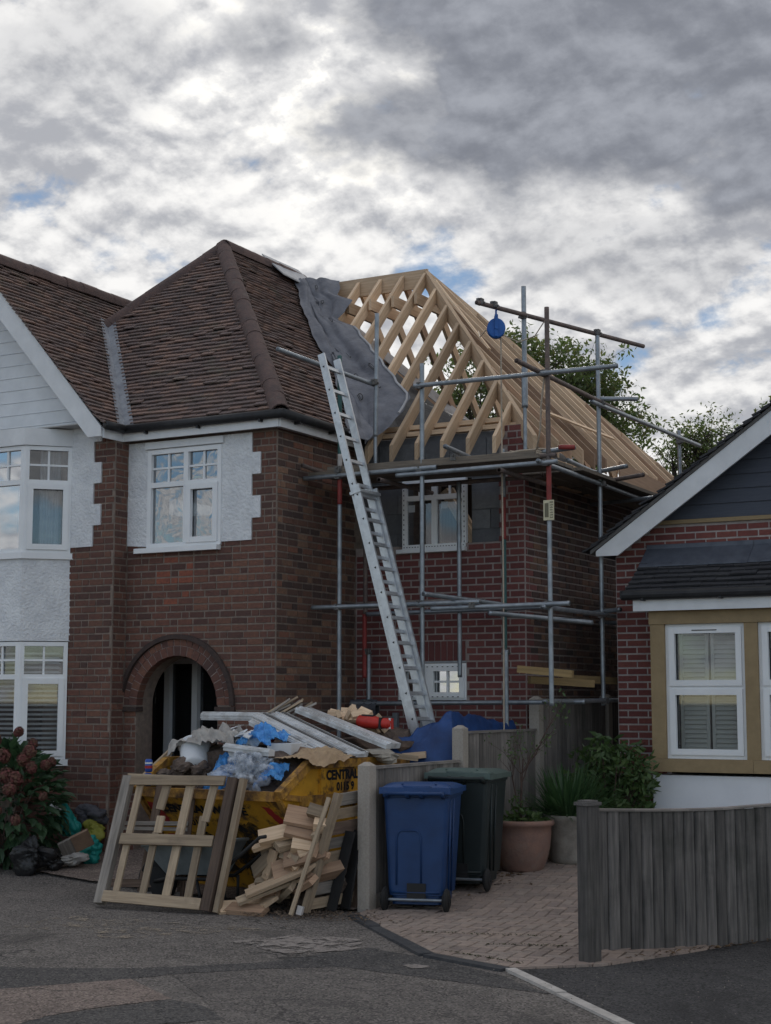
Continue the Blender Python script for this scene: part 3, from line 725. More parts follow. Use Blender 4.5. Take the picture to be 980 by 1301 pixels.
# roughcast
mb = MB()
pts = [(-.69, 3.43)]
for k in range(5): z = 3.43+.2325*k; t = teeth(z+.1); pts += [(t, z+.001), (t, min(z+.2325, 4.575))]
pts += [(-.69, 4.575)]
mb.prism([V((u, -.018, z)) for u, z in pts], (0, .0175, 0))
mb.prism([V((u, -.018, z)) for u, z in ((-1.945, 3.44), (-1.665, 3.42), (-1.665, 4.575), (-1.945, 4.575))], (0, .0175, 0))
mb.prism([V((u, -.018, z)) for u, z in ((-1.6645, 4.485), (-.6905, 4.485), (-.6905, 4.575), (-1.6645, 4.575))], (0, .0175, 0))
pts = [(-2.56, 3.43)]
for k in range(6): z = 3.43+.2325*k; t = wteeth(z+.1); pts += [(t, z+.001), (t, min(z+.2325, 4.70))]
pts += [(-2.56, 4.70)]
mb.prism([V((u, -.262, z)) for u, z in pts], (0, .0215, 0))
mb.build('roughcast', m_render, house)

def window(root, o, ax, n, w, z0, z1, lights, ztr, sash=(), bars=(), glass=None, fr=.05, depth=.055, name='window', hz=True):
    """o: bottom-left of the opening on the glass plane; lights: x edges of the lights; ztr: transom height; sash: lower lights that open"""
    o, ax, n = V(o), V(ax), V(n); glass = glass or m_glass
    mb = MB(); ob = lambda m_, x0, x1, y0, y1, a, b: m_.obox((o.x, o.y, 0), ax, n, Z, x0, x1, y0, y1, a, b)
    ob(mb, 0, fr, 0, depth, z0, z1); ob(mb, w-fr, w, 0, depth, z0, z1)
    ob(mb, fr+.0005, w-fr-.0005, 0, depth-.002, z0, z0+fr); ob(mb, fr+.0005, w-fr-.0005, 0, depth-.002, z1-fr, z1)
    for x in lights[1:-1]: ob(mb, x-.03, x+.03, 0, depth-.003, z0+fr, z1-fr)
    if ztr:
        for a, b in zip(lights, lights[1:]): ob(mb, a+(fr if a == lights[0] else .0305), b-(fr if b == lights[-1] else .0305), 0, depth-.004, ztr-.028, ztr+.028)
    win = mb.build(name, m_upvc, root)
    for i, (a, b) in enumerate(zip(lights, lights[1:])):
        a += fr if i == 0 else .03; b -= fr if i == len(lights)-2 else .03
        for lvl, (p, q) in enumerate([(z0+fr, (ztr-.028) if ztr else z1-fr)]+([(ztr+.028, z1-fr)] if ztr else [])):
            g = MB(); ob(g, a-.01, b+.01, .012, .016, p-.01, q+.01); g.build('pane', glass, win)
            if (lvl == 0 and i in sash) or (lvl == 1 and i+100 in sash):
                s = MB(); t = .048
                ob(s, a-.012, a+t, .03, depth+.018, p-.012, q+.012); ob(s, b-t, b+.012, .03, depth+.018, p-.012, q+.012)
                ob(s, a+t+.0005, b-t-.0005, .03, depth+.016, p-.012, p+t); ob(s, a+t+.0005, b-t-.0005, .03, depth+.016, q-t, q+.012)
                s.build('sash', m_upvc, win)
            if (lvl == 1 and i in bars) or (lvl == 0 and i+100 in bars):
                s = MB(); c = (a+b)/2; h = (p+q)/2
                ob(s, c-.011, c+.011, .0165, .034, p, q)
                if hz: ob(s, a, c-.0115, .0165, .033, h-.011, h+.011); ob(s, c+.0115, b, .0165, .033, h-.011, h+.011)
                s.build('glazing_bar', m_upvc, win)
    return win
win = window(house, (-1.67, .03, 0), X, -Y, .98, 3.40, 4.48, [0, .515, .98], 4.09, sash=(1,), bars=(0, 1), glass=m_wavy, depth=.06)
mb = MB(); mb.box(-1.80, -.70, -.085, .02, 3.345, 3.398); mb.build('sill', m_upvc, win)
mb = MB(); mb.box(-1.70, -.66, -.05, -.02, 4.49, 4.565); mb.build('blind_box', m_fascia, win)
mb = MB(); mb.surf(lambda a, b: V((-1.64+.12*a, .16+.02*sin(a*28), 3.42+1.04*b)), 40, 2); mb.build('curtain', m_curtain, win)

# two-storey bay
P0, P1, P2, P3 = V((-2.56, -.24, 0)), V((-2.92, -.60, 0)), V((-4.88, -.60, 0)), V((-5.24, -.24, 0))
def bayband(name, z0, z1, out, m, z0out=None, parent=None, inner=.0):
    """a solid band round the three faces of the bay"""
    k = out*.4142
    a = [V((P0.x+out*1.0, -.236, 0)), V((P1.x+k, P1.y-out, 0)), V((P2.x-k, P2.y-out, 0)), V((P3.x-out*1.0, -.236, 0))]
    mb = MB(); o2 = z0out if z0out is not None else out; k2 = o2*.4142
    b = [V((P0.x+o2, -.2355, 0)), V((P1.x+k2, P1.y-o2, 0)), V((P2.x-k2, P2.y-o2, 0)), V((P3.x-o2, -.2355, 0))]
    vs = [p+Z*z1 for p in a]+[p+Z*z0 for p in b]
    mb.add(vs, [(0, 3, 2, 1), (4, 5, 6, 7), (0, 1, 5, 4), (1, 2, 6, 5), (2, 3, 7, 6), (3, 0, 4, 7)])
    return mb.build(name, m, parent or house)
bayband('bay_base', 0, 1.06, -.03, m_mortar)
bayband('bay_apron', 2.40, 3.30, .015, m_render, .03)
bayband('bay_fascia', 4.56, 4.75, .05, m_fascia)
S2 = V((.70711, .70711, 0)); NB = V((.70711, -.70711, 0))
mb = MB(); mb.box(-4.9, -2.9, -.30, -.03, 1.1, 4.7); mb.build('room_dark_backing', m_dark, house)  # solid box painted near-black in place of an unlit room
for (z0, z1, zt) in ((1.12, 2.39, 2.01), (3.37, 4.555, 4.15)):
    wn = window(house, P1+NB*-.03, S2, NB, .509, z0, z1, [0, .509], zt, sash=(0,), bars=(0,), fr=.045)
    wf = window(house, P2+Y*.03, X, -Y, 1.96, z0, z1, [0, .49, .98, 1.47, 1.96], zt, sash=(), bars=(0, 1, 2, 3), fr=.045, glass=m_skyglass if z0 > 3 else m_glass)
    ws = window(house, P3+V((-.7071, -.7071, 0))*-.03, V((.7071, -.7071, 0)), V((-.7071, -.7071, 0)), .509, z0, z1, [0, .509], zt, bars=(0,), fr=.045)
    for p in (P1, P2): MB().tube((p.x, p.y+.012, z0), (p.x, p.y+.012, z1), .036, 12).build('corner_post', m_upvc, house)
    bayband('bay_sill', z0-.07, z0-.002, .055 if z0 < 2 else .05, m_upvc, .05)
    if z0 < 2:
        me = None
        for k in range(22):
            zz = z0+.075+.051*k
            b = MB(); b.obox(P1+NB*-.075+Z*zz, S2, (NB*.82+Z*-.57).normalized(), (NB*.57+Z*.82).normalized(), .05, .455, -.019, .019, -.001, .001)
            b.build('blind_slat', m_blind, wn)
            b = MB(); b.obox(P2+Y*.085+Z*zz, X, (-Y*.82+Z*-.57).normalized(), (-Y*.57+Z*.82).normalized(), .05, 1.91, -.019, .019, -.001, .001)
            b.build('blind_slat', m_blind, wf)
    else:
        b = MB(); b.surf(lambda a, c: P1+NB*(-.10+.018*sin(a*30))+S2*(.17+.30*a)+Z*(z0+.04+(z1-z0-.08)*c), 44, 2); b.build('curtain', m_curtain, wn)
        b = MB(); b.surf(lambda a, c: P2+Y*(.10+.015*sin(a*30))+X*(.05+.3*a)+Z*(z0+.04+(z1-z0-.08)*c), 44, 2); b.build('curtain', m_curtain, wf)

# roofs of the semi
EU, EV = .12, -.12                      # eaves corner
AX = (-4.96+EU)/2; DH = EU-AX           # apex x and half span
GU = -1.93; RU = -3.9; GD = GU-RU       # eaves and ridge of the gable over the bay
apex = V((AX, EV+DH, EZ+T*DH))
dk = MB(); e = -.035
dk.add([(EU, EV, EZ+e), (AX, EV+DH, apex.z+e), (-4.96, EV, EZ+e)], [(0, 1, 2)])
dk.add([(EU, EV, EZ+e), (EU, 6.4, EZ+e), (AX, 6.4-DH, apex.z+e), (AX, EV+DH, apex.z+e)], [(0, 1, 2, 3)])
dk.add([(-4.96, EV, EZ+e), (AX, EV+DH, apex.z+e), (AX, 6.4-DH, apex.z+e), (-4.96, 6.4, EZ+e)], [(0, 1, 2, 3)])
dk.add([(EU, 6.4, EZ+e), (-4.96, 6.4, EZ+e), (AX, 6.4-DH, apex.z+e)], [(0, 1, 2)])
gzr = EZ+T*GD
dk.add([(GU, -.50, EZ+e), (GU, -.1, EZ+e), (RU, 3.2, gzr+e), (RU, -.50, gzr+e)], [(0, 1, 2, 3)])
dk.add([(2*RU-GU, -.50, EZ+e), (RU, -.50, gzr+e), (RU, 3.2, gzr+e), (2*RU-GU, 3.2, EZ+e)], [(0, 1, 2, 3)])
dk.build('roof_deck', m_membk, house)
rp = Pieces()
def front_span(s):
    d = s/SL; return [(max(GU-d+.12, -4.96+d+.02)+4.96, EU-d-.03+4.96)]
roof_tiles(rp, (-4.96, EV, EZ), X, (0, 1, T), (0, -T, 1), DH*SL-.1, front_span, m_tile)
def side_span(s):
    d = s/SL; return [(d+.03, 1.70+1.058*d)]
roof_tiles(rp, (EU, EV, EZ), Y, (-1, 0, T), (T, 0, 1), DH*SL-.05, side_span, m_tile)
def gable_span(s):
    d = s/SL; return [(0, (.53+EV+d-.12) if d < 1.5 else 3.6)]
roof_tiles(rp, (GU, -.53, EZ), Y, (-1, 0, T), (T, 0, 1), GD*SL-.03, gable_span, m_tile)
rp.finish(house, 'roof_tile', 'tile_courses', 300)
pcs.finish(house, 'brick', 'brickwork', 300)
def ridge_run(p0, p1, r, down, root, name, m, L=.3, th=.014):
    p0, p1 = V(p0), V(p1); n = max(round((p1-p0).length/L), 1); d = (p1-p0)/n
    for i in range(n):
        j = V((random.uniform(-.004, .004), random.uniform(-.004, .004), random.uniform(-.003, .006)))
        half_round(p0+d*i+j, p0+d*(i+1.04)+j, r, th, down).build(name, m, root, smooth=True)
ridge_run((EU+.01, EV-.01, EZ+.035), apex+Z*.03, .102, -Z, house, 'hip_tile', m_hip)
ridge_run((-4.96, EV, EZ+.03), apex+Z*.03, .102, -Z, house, 'hip_tile', m_hip)
ridge_run(apex+Z*.05, (AX, 4.3, apex.z+.05), .102, -Z, house, 'ridge_tile', m_hip)
ridge_run((RU, -.5, gzr+.05), (RU, 3.2, gzr+.05), .11, -Z, house, 'ridge_tile', m_hip)
mb = MB(); v0 = V((GU, EV, EZ-.03)); vd = V((-1, 1, T)); L = 1.56
for s in (-1, 1):
    sd = V((.5, .5, T/1)) * 0
    a = V((1, 0, 0)) if s > 0 else V((0, -1, 0))
    for (p, q, h0, h1) in ((0, .125, .036, .052),):
        mb.hexa([v0+a*p+Z*h0, v0+a*q+Z*h1, v0+vd*L+a*p+Z*h0, v0+vd*L+a*q+Z*h1, v0+a*p+Z*(h0+.014), v0+a*q+Z*(h1+.014), v0+vd*L+a*p+Z*(h0+.014), v0+vd*L+a*q+Z*(h1+.014)])
mb.build('valley_lead', m_lead, house)
# bargeboards, fascias, gutters
for s in (-1, 1):
    f = lambda u: u if s > 0 else 2*RU-u
    mb = MB(); pts = [(GU-.02, 4.60), (GU-.02, EZ-.035), (RU-.0005*s, gzr-.012), (RU-.0005*s, gzr-.34), (GU-.20, 4.60)]
    pts = [V((f(u), -.50, z)) for u, z in pts]
    mb.prism(pts if s < 0 else pts[::-1], (0, .03, 0)); mb.build('bargeboard', m_fascia, house)
for k in range(13):
    z0 = 4.70+.145*k; z1 = z0+.143; h = lambda z: max(GD-.02-(z-EZ)/T, .05)
    a = min(h(z0), GD-.06); b = h(z1)
    if z1 > gzr: break
    mb = MB(); mb.prism([V((u, -.262, z)) for u, z in ((RU-a, z0), (RU+a, z0), (RU+b, z1), (RU-b, z1))][::-1], (0, .012, 0))
    mb.add([(RU-a, -.268, z0), (RU+a, -.268, z0), (RU+a, -.255, z0+.03), (RU-a, -.255, z0+.03)], [(0, 1, 2, 3)])
    mb.build('cladding_board', m_whiteclad, house)
mb = MB(); mb.prism([V((RU-GD+.05, -.249, 4.70)), V((RU+GD-.05, -.249, 4.70)), V((RU, -.249, gzr-.05))][::-1], (0, .1, 0)); mb.build('gable_wall', m_whiteclad, house)
mb = MB(); mb.box(GU-.02, GU, -.468, EV-.0205, 4.585, 4.715); mb.box(GU-.02, EU-.0205, EV, EV-.02, 4.585, 4.715); mb.box(EU-.02, EU, EV, 1.45, 4.585, 4.715)
mb.build('fascia', m_fascia, house)
mb = MB(); mb.box(-1.949, EU-.021, EV+.001, -.019, 4.600, 4.612); mb.box(.001, EU-.021, -.018, 1.44, 4.600, 4.612); mb.box(-1.9495, GU-.021, -.467, EV, 4.601, 4.613); mb.box(-5.2, -1.951, -.467, -.265, 4.76, 4.772)
mb.build('soffit', m_soffit, house)
gut = [((GU+.05, -.50, 4.715), (GU+.05, EV-.07, 4.715)), ((GU+.02, EV-.055, 4.715), (EU+.07, EV-.055, 4.715)), ((EU+.055, EV-.07, 4.715), (EU+.055, 1.42, 4.705))]
for a, b in gut:
    mb = MB(); mb.tube(a, b, .048, 10)
    mb.build('gutter', m_gutter, house, smooth=True)
mb = MB()
for x in (-1.6, -.9, -.1): mb.box(x-.012, x+.012, EV-.075, EV-.021, 4.645, 4.69)
for y in (.15, .85): mb.box(EU+.001, EU+.075, y-.012, y+.012, 4.645, 4.69)
mb.build('gutter_bracket', m_gutter, house)

# ------------------------------------------------------------------ the extension being built
ext = thing('house_extension', 'two-storey red brick extension still being built, with bare blockwork under its open roof', 'house extension', (1.0, 1.65, .3))
XW, XV = 2.09, 1.65
w = MB()
w.box(.001, .55, XV, 1.75, 0, 3.46); w.box(1.385, XW, XV, 1.75, 0, 3.46); w.box(.5505, 1.3845, XV, 1.75, 0, 1.74); w.box(.5505, 1.3845, XV, 1.75, 2.16, 3.40)
w.box(1.80, XW, XV, 1.75, 3.4605, 4.72); w.box(XW-.1, XW-.0005, 1.7505, 6.55, 0, 4.40)
w.build('wall', m_newmortar, ext)
w = MB(); w.box(.001, .599, 1.80, 1.92, 0, 4.70); w.box(1.391, XW-.101, 1.80, 1.92, 0, 4.70); w.box(.5995, 1.3905, 1.80, 1.92, 0, 1.72); w.box(.5995, 1.3905, 1.80, 1.92, 2.18, 3.39); w.box(.5995, 1.3905, 1.80, 1.92, 4.2, 4.70)
w.box(XW-.22, XW-.1005, 1.93, 6.55, 0, 4.42); w.box(0, XW-.23, 6.4, 6.55, 0, 4.5)
w.build('inner_leaf', m_block, ext)
w = MB(); w.box(.001, XW-.221, 1.93, 6.39, 2.45, 2.6); w.build('floor_deck', m_brown, ext)
pe = Pieces()
def eh(z):
    h = []
    if 1.74 < z < 2.16: h.append((.55, 1.385))
    if 2.16 < z < 2.40: h.append((.55, 1.385))
    if 3.40 < z: h.append((.0, 1.385))
    if z > 3.46: h.append((.0, 1.78+.11*(int((z-3.46)/.075) % 2)))
    return h
brick_wall(pe, 'front', XV, .012, XW, 0, 4.72, m_newbrick, eh, 'stretcher', 1.55)
rdx = random.Random(5)
brick_wall(pe, 'side', XW, XV+.01, 6.5, 0, 4.19, lambda x, z: m_newbrick if x < XV+(.24 if int(z/.075) % 2 else .13) else m_commons, bond='old', zmin_vis=1.5, rnd=rdx)
pe.finish(ext, 'brick', 'brickwork', 300)
for i in range(11):
    u = .555+.0755*i; mb = MB(); mb.hexa([(u, XV-.006-random.uniform(0, .004), 2.185), (u+.065, XV-.006, 2.185), (u, XV+.05, 2.185), (u+.065, XV+.05, 2.185), (u, XV-.006, 2.395), (u+.065, XV-.006, 2.395), (u, XV+.05, 2.395), (u+.065, XV+.05, 2.395)])
    mb.build('soldier_brick', m_newbrick, ext)
mb = MB(); mb.box(.545, 1.39, XV-.002, XV+.1, 2.163, 2.178); mb.build('lintel', m_galv, ext)
def blockrow(z0, a, b, y, ph):
    u = a-ph
    while u < b:
        p, q = max(u, a), min(u+.45, b); u += .45
        if q-p > .06:
            mb = MB(); j = random.uniform(0, .006); mb.box(p+.005, q-.005, y-j-.008, y+.02, z0+.005, z0+.215-.005); mb.build('block', m_block, ext)
for k in range(4):
    z = 3.40+.22*k
    for a, b in ((.02, .595), (1.395, 1.79)):
        if z < 4.0: blockrow(z, a, b, 1.80, .22*(k % 2))
for k, z in enumerate((4.20, 4.42)): blockrow(z, .1, 1.82, 1.80, .22*(k % 2)+.1)
w1 = window(ext, (.60, 1.70, 0), X, -Y, .79, 3.42, 4.19, [0, .395, .79], 3.99, bars=(0, 1), fr=.05, depth=.05, hz=False)
mb = MB(); mb.box(.555, 1.40, 1.585, 1.70, 3.375, 3.418); mb.build('sill', m_upvc, w1)
mb = MB(); mb.box(.66, .74, 1.685, 1.690, 3.84, 3.92); mb.box(1.07, 1.15, 1.685, 1.690, 3.86, 3.94); mb.build('sticker', m_white, w1)
mb = MB(); mb.bar((.80, 2.3, 4.15), (1.42, 2.3, 3.15), .05, .1); mb.bar((.72, 2.6, 4.2), (1.12, 2.6, 3.5), .05, .1); mb.build('brace', m_new, ext)
w2 = window(ext, (.55, 1.70, 0), X, -Y, .835, 1.76, 2.155, [0, .36, .835], None, sash=(0, 1), bars=(101, 100), fr=.035, depth=.05, glass=m_skyglass)
mb = MB()
for k in range(46):                      # black marks of the protective tape on both new windows
    s = k % 2
    if k < 22: u = .62+.035*k; mb.box(u, u+.014, 1.6405, 1.642, 3.438, 3.446)
    elif k < 34: z = 3.47+.055*(k-22); mb.box(.618, .626, 1.6445, 1.646, z, z+.018); mb.box(1.366, 1.374, 1.6445, 1.646, z, z+.018)
    else: u = .60+.062*(k-34); mb.box(u, u+.02, 1.628, 1.6295, 1.79, 1.798); mb.box(u, u+.02, 1.628, 1.6295, 2.115, 2.123)
mb.build('tape_mark', m_ink, w1, kind='stuff')
mb = MB(); mb.box(.62, 1.385, 1.652, 1.70, 1.36, 1.68); mb.build('block_patch', m_block, ext)
mb = MB(); mb.box(.50, .56, 1.60, 1.648, 1.0, 1.62); mb.build('door_profile', m_galv, ext)
# warm inner room
mb = MB(); mb.box(.1, 1.9, 3.6, 3.7, 2.6, 4.4); mb.build('stud_wall', m_brown, ext)

# ------------------------------------------------------------------ the open timber roof
roof = thing('timber_roof_frame', 'bare new timber hipped roof frame of rafters standing on the extension', 'roof frame', (1.0, 3.0, 4.4))
EX, EY, QZ, TX = 2.34, 1.40, 4.55, 1.04
RY = EY+2.7; RX = EX-2.7; RZ = QZ+TX*2.7; RB = RY+2.7
def rafter(kind, c, reach, m, w=.045, dp=.185, name='rafter'):
    """one rafter; c its place along the eaves, reach its run from the eaves"""
    f = 0.02
    pts = [(f, TX*f), (reach, TX*reach), (reach, TX*reach-dp), (f+.30, TX*(f+.30)-dp), (f+.26, TX*(f+.26)-dp-.0), (f+.10, TX*(f+.10)-dp-.0), (f, TX*f-dp)]
    mb = MB()
    if kind == 'f': P = [V((c-w/2, EY+d, QZ+z)) for d, z in pts]; mb.prism(P[::-1], (w, 0, 0))
    elif kind == 'b': P = [V((c-w/2, RB-d, QZ+z)) for d, z in pts]; mb.prism(P, (w, 0, 0))
    else: P = [V((EX-d, c-w/2, QZ+z)) for d, z in pts]; mb.prism(P[::-1], (0, w, 0))
    return mb.build(name, m, roof)
wood = lambda: m_newb if random.random() < .36 else m_new
for k in range(5): rafter('f', RX-.335*k, 2.66, m_new); rafter('b', RX-.335*k, 2.66, wood())
for k in range(1, 8):
    u = RX+.315*k
    if EX-u > .3: rafter('f', u, EX-u-.04, m_new)
for k in range(1, 8):
    u = RX+.33*k
    if EX-u > .3: rafter('b', u, EX-u-.04, wood())
v = EY+.30
while v < RB-.25:
    reach = min(v-EY, RB-v)-.04
    if abs(v-RY) < .12: v += .0
    rafter('s', v, min(reach, 2.62), wood()); v += .36
for yy, s in ((EY, 1), (RB, -1)):
    mb = MB(); a = V((EX-.02, yy+.02*s, QZ-.06)); b = V((RX, RY, RZ-.03)); d = (b-a)
    sx = V((d.y, -d.x, 0)).normalized()*.025
    mb.hexa([a-sx-Z*.17, b-sx-Z*.2, a+sx-Z*.17, b+sx-Z*.2, a-sx+Z*.05, b-sx+Z*.03, a+sx+Z*.05, b+sx+Z*.03]); mb.build('hip_rafter', m_new, roof)
mb = MB(); mb.box(-2.15, RX+.02, RY-.02, RY+.02, RZ-.235, RZ+.012); mb.build('ridge_board', m_new, roof)
for k in range(5):
    u = RX-.335*k+.05; mb = MB(); mb.box(u, u+.04, RY-.44, RY+.44, RZ-.56, RZ-.41)
    mb.build('collar', m_new, roof)
for a, b in (((.2, 1.80, 4.74), (1.99, 1.80, 4.74)), ((.2, 1.86, 4.825), (1.86, 1.86, 4.825))):
    mb = MB(); mb.bar(a, b, .10, .05); mb.build('wall_plate', m_new, roof)
mb = MB(); mb.bar((XW-.12, 1.7, 4.45), (XW-.12, 6.5, 4.45), .1, .06); mb.build('wall_plate', m_new, roof)
mb = MB(); mb.bar((-2.22, 4.15, 7.30), (.12, 6.46, 4.74), .26, .03, up=(1, -1, 1.5)); mb.build('valley_board', m_newb, roof)
mb = MB(); mb.bar((-2.05, 4.0, 7.22), (.30, 6.33, 4.72), .22, .012, up=(1, -1, 1.5)); mb.build('membrane_strip', m_membw, roof)
mb = MB(); mb.prism([V((2.40, 3.7, 4.22)), V((2.40, 5.9, 4.22)), V((2.40, 5.9, 4.46)), V((2.40, 3.7, 4.56))], (.02, 0, 0)); mb.build('eaves_sheathing', m_newb, roof)
mb = MB()
mb.bar((.28, 3.1, 6.9), (1.2, 2.7, 5.85), .05, .02, up=(1, 0, 1)); mb.bar((2.02, 2.4, 4.98), (2.0, 4.6, 5.0), .05, .02, up=(1, 0, 1)); mb.build('bracing_lath', m_new, roof)

# ------------------------------------------------------------------ grey membrane over the junction of the two roofs
def lerp(tab, x):
    for (a, p), (b, q) in zip(tab, tab[1:]):
        if x <= b: return p+(q-p)*(max(x, a)-a)/(b-a)
    return tab[-1][1]
LV = [(4.60, 1.05), (4.77, 1.22), (5.69, 2.31), (6.32, 2.69), (7.23, 3.66), (7.50, 3.85)]
RU_ = [(4.60, .30), (4.66, .38), (4.80, .50), (5.16, .56), (5.24, .47), (6.45, -.92), (6.60, -1.28), (6.72, -1.20), (6.92, -1.22), (7.05, -1.50), (7.40, -1.66)]
wr1, wr2 = wob(3, 2.2), wob(9, 6)
def memb(a, b, lift=0.0):
    z = 4.60+(7.33-4.60)*b; z += .05*sin(a*9+2)*(1-b)**6
    vu, vv = .12-(z-4.74)/1.1, 1.4+(z-4.55)/1.04
    if a < .5:
        t = a*2; v0 = lerp(LV, z)+.03*sin(z*9)+.012*sin(z*31); p = V((vu, v0+(vv-v0)*t, z)); n = V((1.1, 0, 1)).normalized()
    else:
        t = a*2-1; u1 = lerp(RU_, z)+.015*sin(z*23); p = V((vu+(u1-vu)*t, vv, z)); n = V((0, -1.04, 1)).normalized()
    n = (n+V((.4, -.4, .3))*max(0, .25-abs(a-.5))*2).normalized()
    h = .07+.05*math.exp(-((a-.5)/.14)**2)+.018*wr1(p.x*2+p.y*2, p.z*2)+.045*abs(sin(p.z*3.2+a*5+wr1(p.x, p.y)))+.03*abs(sin(a*17+p.z*2.2))*(.4+.6*b)+.045*crumple((a*2.6, p.z*1.9, 0), 1)+.014*crumple((a*8, p.z*5, 3), 1)
    e = min(min(a, 1-a)/.16, 1); h = .05+(h-.05)*(.12+.88*e*e*(3-2*e))
    return p+n*(h+lift)
mem = MB(); mem.surf(lambda a, b: memb(a, b), 56, 80)
membrane = mem.build('roof_membrane', m_memb, smooth=True)
tag(membrane, 'wrinkled grey roofing membrane draped over the valley between tiled roof and bare rafters', 'roofing membrane')
mb = MB(); mb.ring([memb(.985, b/30, .01) for b in range(4, 21)], .014, 6); mb.build('edge_strip', m_membw, membrane)
def onmem(txt, a, b, size, ang):
    vs, fs = text_mesh(txt, size, .003); q = MB(); c, s = cos(ang), sin(ang)
    q.add([memb(min(max(a+(x*c-y*s)*.28, .01), .99), min(max(b+(x*s+y*c)*.26, .01), .99), .03) for x, y in vs], fs)
    q.build('printed_mark', m_ink, membrane)
for t, a, b, s, g in (('ID', .70, .91, .17, .3), ('ID', .68, .80, .17, .3), ('L', .60, .80, .15, .4), ('L', .64, .70, .15, .2), ('ID', .72, .66, .16, .3), ('L', .70, .45, .17, .5), ('ID', .66, .30, .18, .4), ('L', .80, .24, .17, .4), ('ID', .62, .17, .18, .5), ('ID', .86, .36, .17, .4)): onmem(t, a, b, s, g)
q = MB(); q.prism([V((AX-.06, 3.40, apex.z+.15)), V((AX+.28, 3.40, apex.z-.16)), V((AX+.40, 4.25, apex.z-.26)), V((AX-.02, 4.25, apex.z+.13))], (0, 0, .02)); q.build('ridge_flap', m_membw, membrane)
# loose black underlay hanging behind the rafters
q = MB(); wv = wob(17, 3)
q.surf(lambda a, b: V((-.75+2.2*a, 3.9-1.2*b+1.5*a*(1-b)*.6, 5.75-1.05*a*.9-.55*b+.07*wv(a*4, b*4))), 30, 14)
tag(q.build('black_underlay', m_membk, smooth=True), 'loose black underlay sagging behind the front rafters above the upstairs window', 'underlay sheet')

# ------------------------------------------------------------------ scaffolding
scaf = thing('scaffolding', 'steel tube scaffolding with plank platform round the unfinished extension', 'scaffolding', (1.9, .9, .15))
TR = .0245
def pole(p0, p1, m=None, r=TR): return MB().pipe(p0, p1, r).build('scaffold_pole', m or m_galv, scaf, smooth=True)
def lean(u, v, z0, z1, du=0, dv=0, m=None, r=TR): return pole((u, v, z0), (u+du, v+dv, z1), m, r)
G = gz
# standards
lean(.44, .55, G(.5), 3.82); lean(.44, .55, 3.82, 4.22, m=m_redp, r=.0255); lean(.44, .55, 4.2205, 4.36, m=m_whp, r=.0255); lean(.40, .62, 4.2, 5.45, -.01, 0, m=m_teal)
lean(1.42, .55, G(.5), 5.24, .01)
lean(2.82, .60, 1.70, 3.70); lean(2.82, .60, 3.7005, 4.08, m=m_redp, r=.0255); lean(2.82, .60, 4.0805, 5.68, m=m_rust)
lean(2.70, 2.30, 1.70, 5.80); lean(2.62, 5.3, .3, 5.16)
lean(2.31, 1.19, 4.2, 5.15, r=.02); lean(2.31, 1.19, 4.85, 6.10, m=m_galv, r=.026); lean(2.31, 1.19, 4.80, 5.22, r=.033)
lean(1.95, 1.42, G(1.4), 2.0, m=m_teal); lean(1.95, 1.42, 2.0005, 3.45, m=m_teal); lean(1.95, 1.42, 3.4505, 3.9, m=m_redp); lean(1.95, 1.42, 3.9005, 4.42)
lean(.29, 1.44, G(1.4), 2.31); lean(.26, 1.40, 2.0, 2.7, m=m_redp); lean(.27, 1.40, 2.7, 3.7, m=m_rust)
lean(1.99, 1.36, G(1.4), 2.28)
lean(.62, 1.0, 4.2, 4.75, r=.021); lean(.62, 1.0, 4.60, 5.97, .02, 0)
lean(1.42, 1.42, 2.0, 4.1, m=m_galv)
# ledgers, guard rails
for a, b, m in (((.02, .50, 4.12), (1.62, .50, 4.13), None), ((1.15, .50, 4.075), (2.95, .51, 4.09), None), ((.30, .60, 4.20), (2.90, .60, 4.17), m_rust),
                ((.13, .50, 2.73), (2.10, .50, 2.735), None), ((1.55, .505, 2.68), (3.06, .51, 2.69), None), ((.3, 1.38, 2.70), (2.5, 1.38, 2.72), None),
                ((.1, 1.37, 1.72), (2.86, 1.37, 1.74), None), ((.10, 1.44, 4.10), (2.4, 1.44, 4.10), m_rust),
                ((1.36, .50, 5.0), (3.58, .55, 4.99), None), ((2.76, -.02, 5.02), (2.72, 3.0, 5.0), m_rust), ((2.74, 2.0, 4.96), (2.74, 5.75, 5.02), None),
                ((2.62, 2.33, 5.06), (3.12, 2.40, 5.02), None), ((2.12, .43, 5.78), (2.93, 3.15, 5.78), m_rust),
                ((2.77, .45, 4.10), (2.60, 5.6, 4.10), None), ((2.80, .45, 2.66), (2.68, 5.0, 2.68), None), ((2.28, 1.5, 2.60), (2.24, 5.0, 2.62), m_rust),
                ((2.74, .6, 1.74), (2.70, 2.95, 1.76), None)): pole(a, b, m)
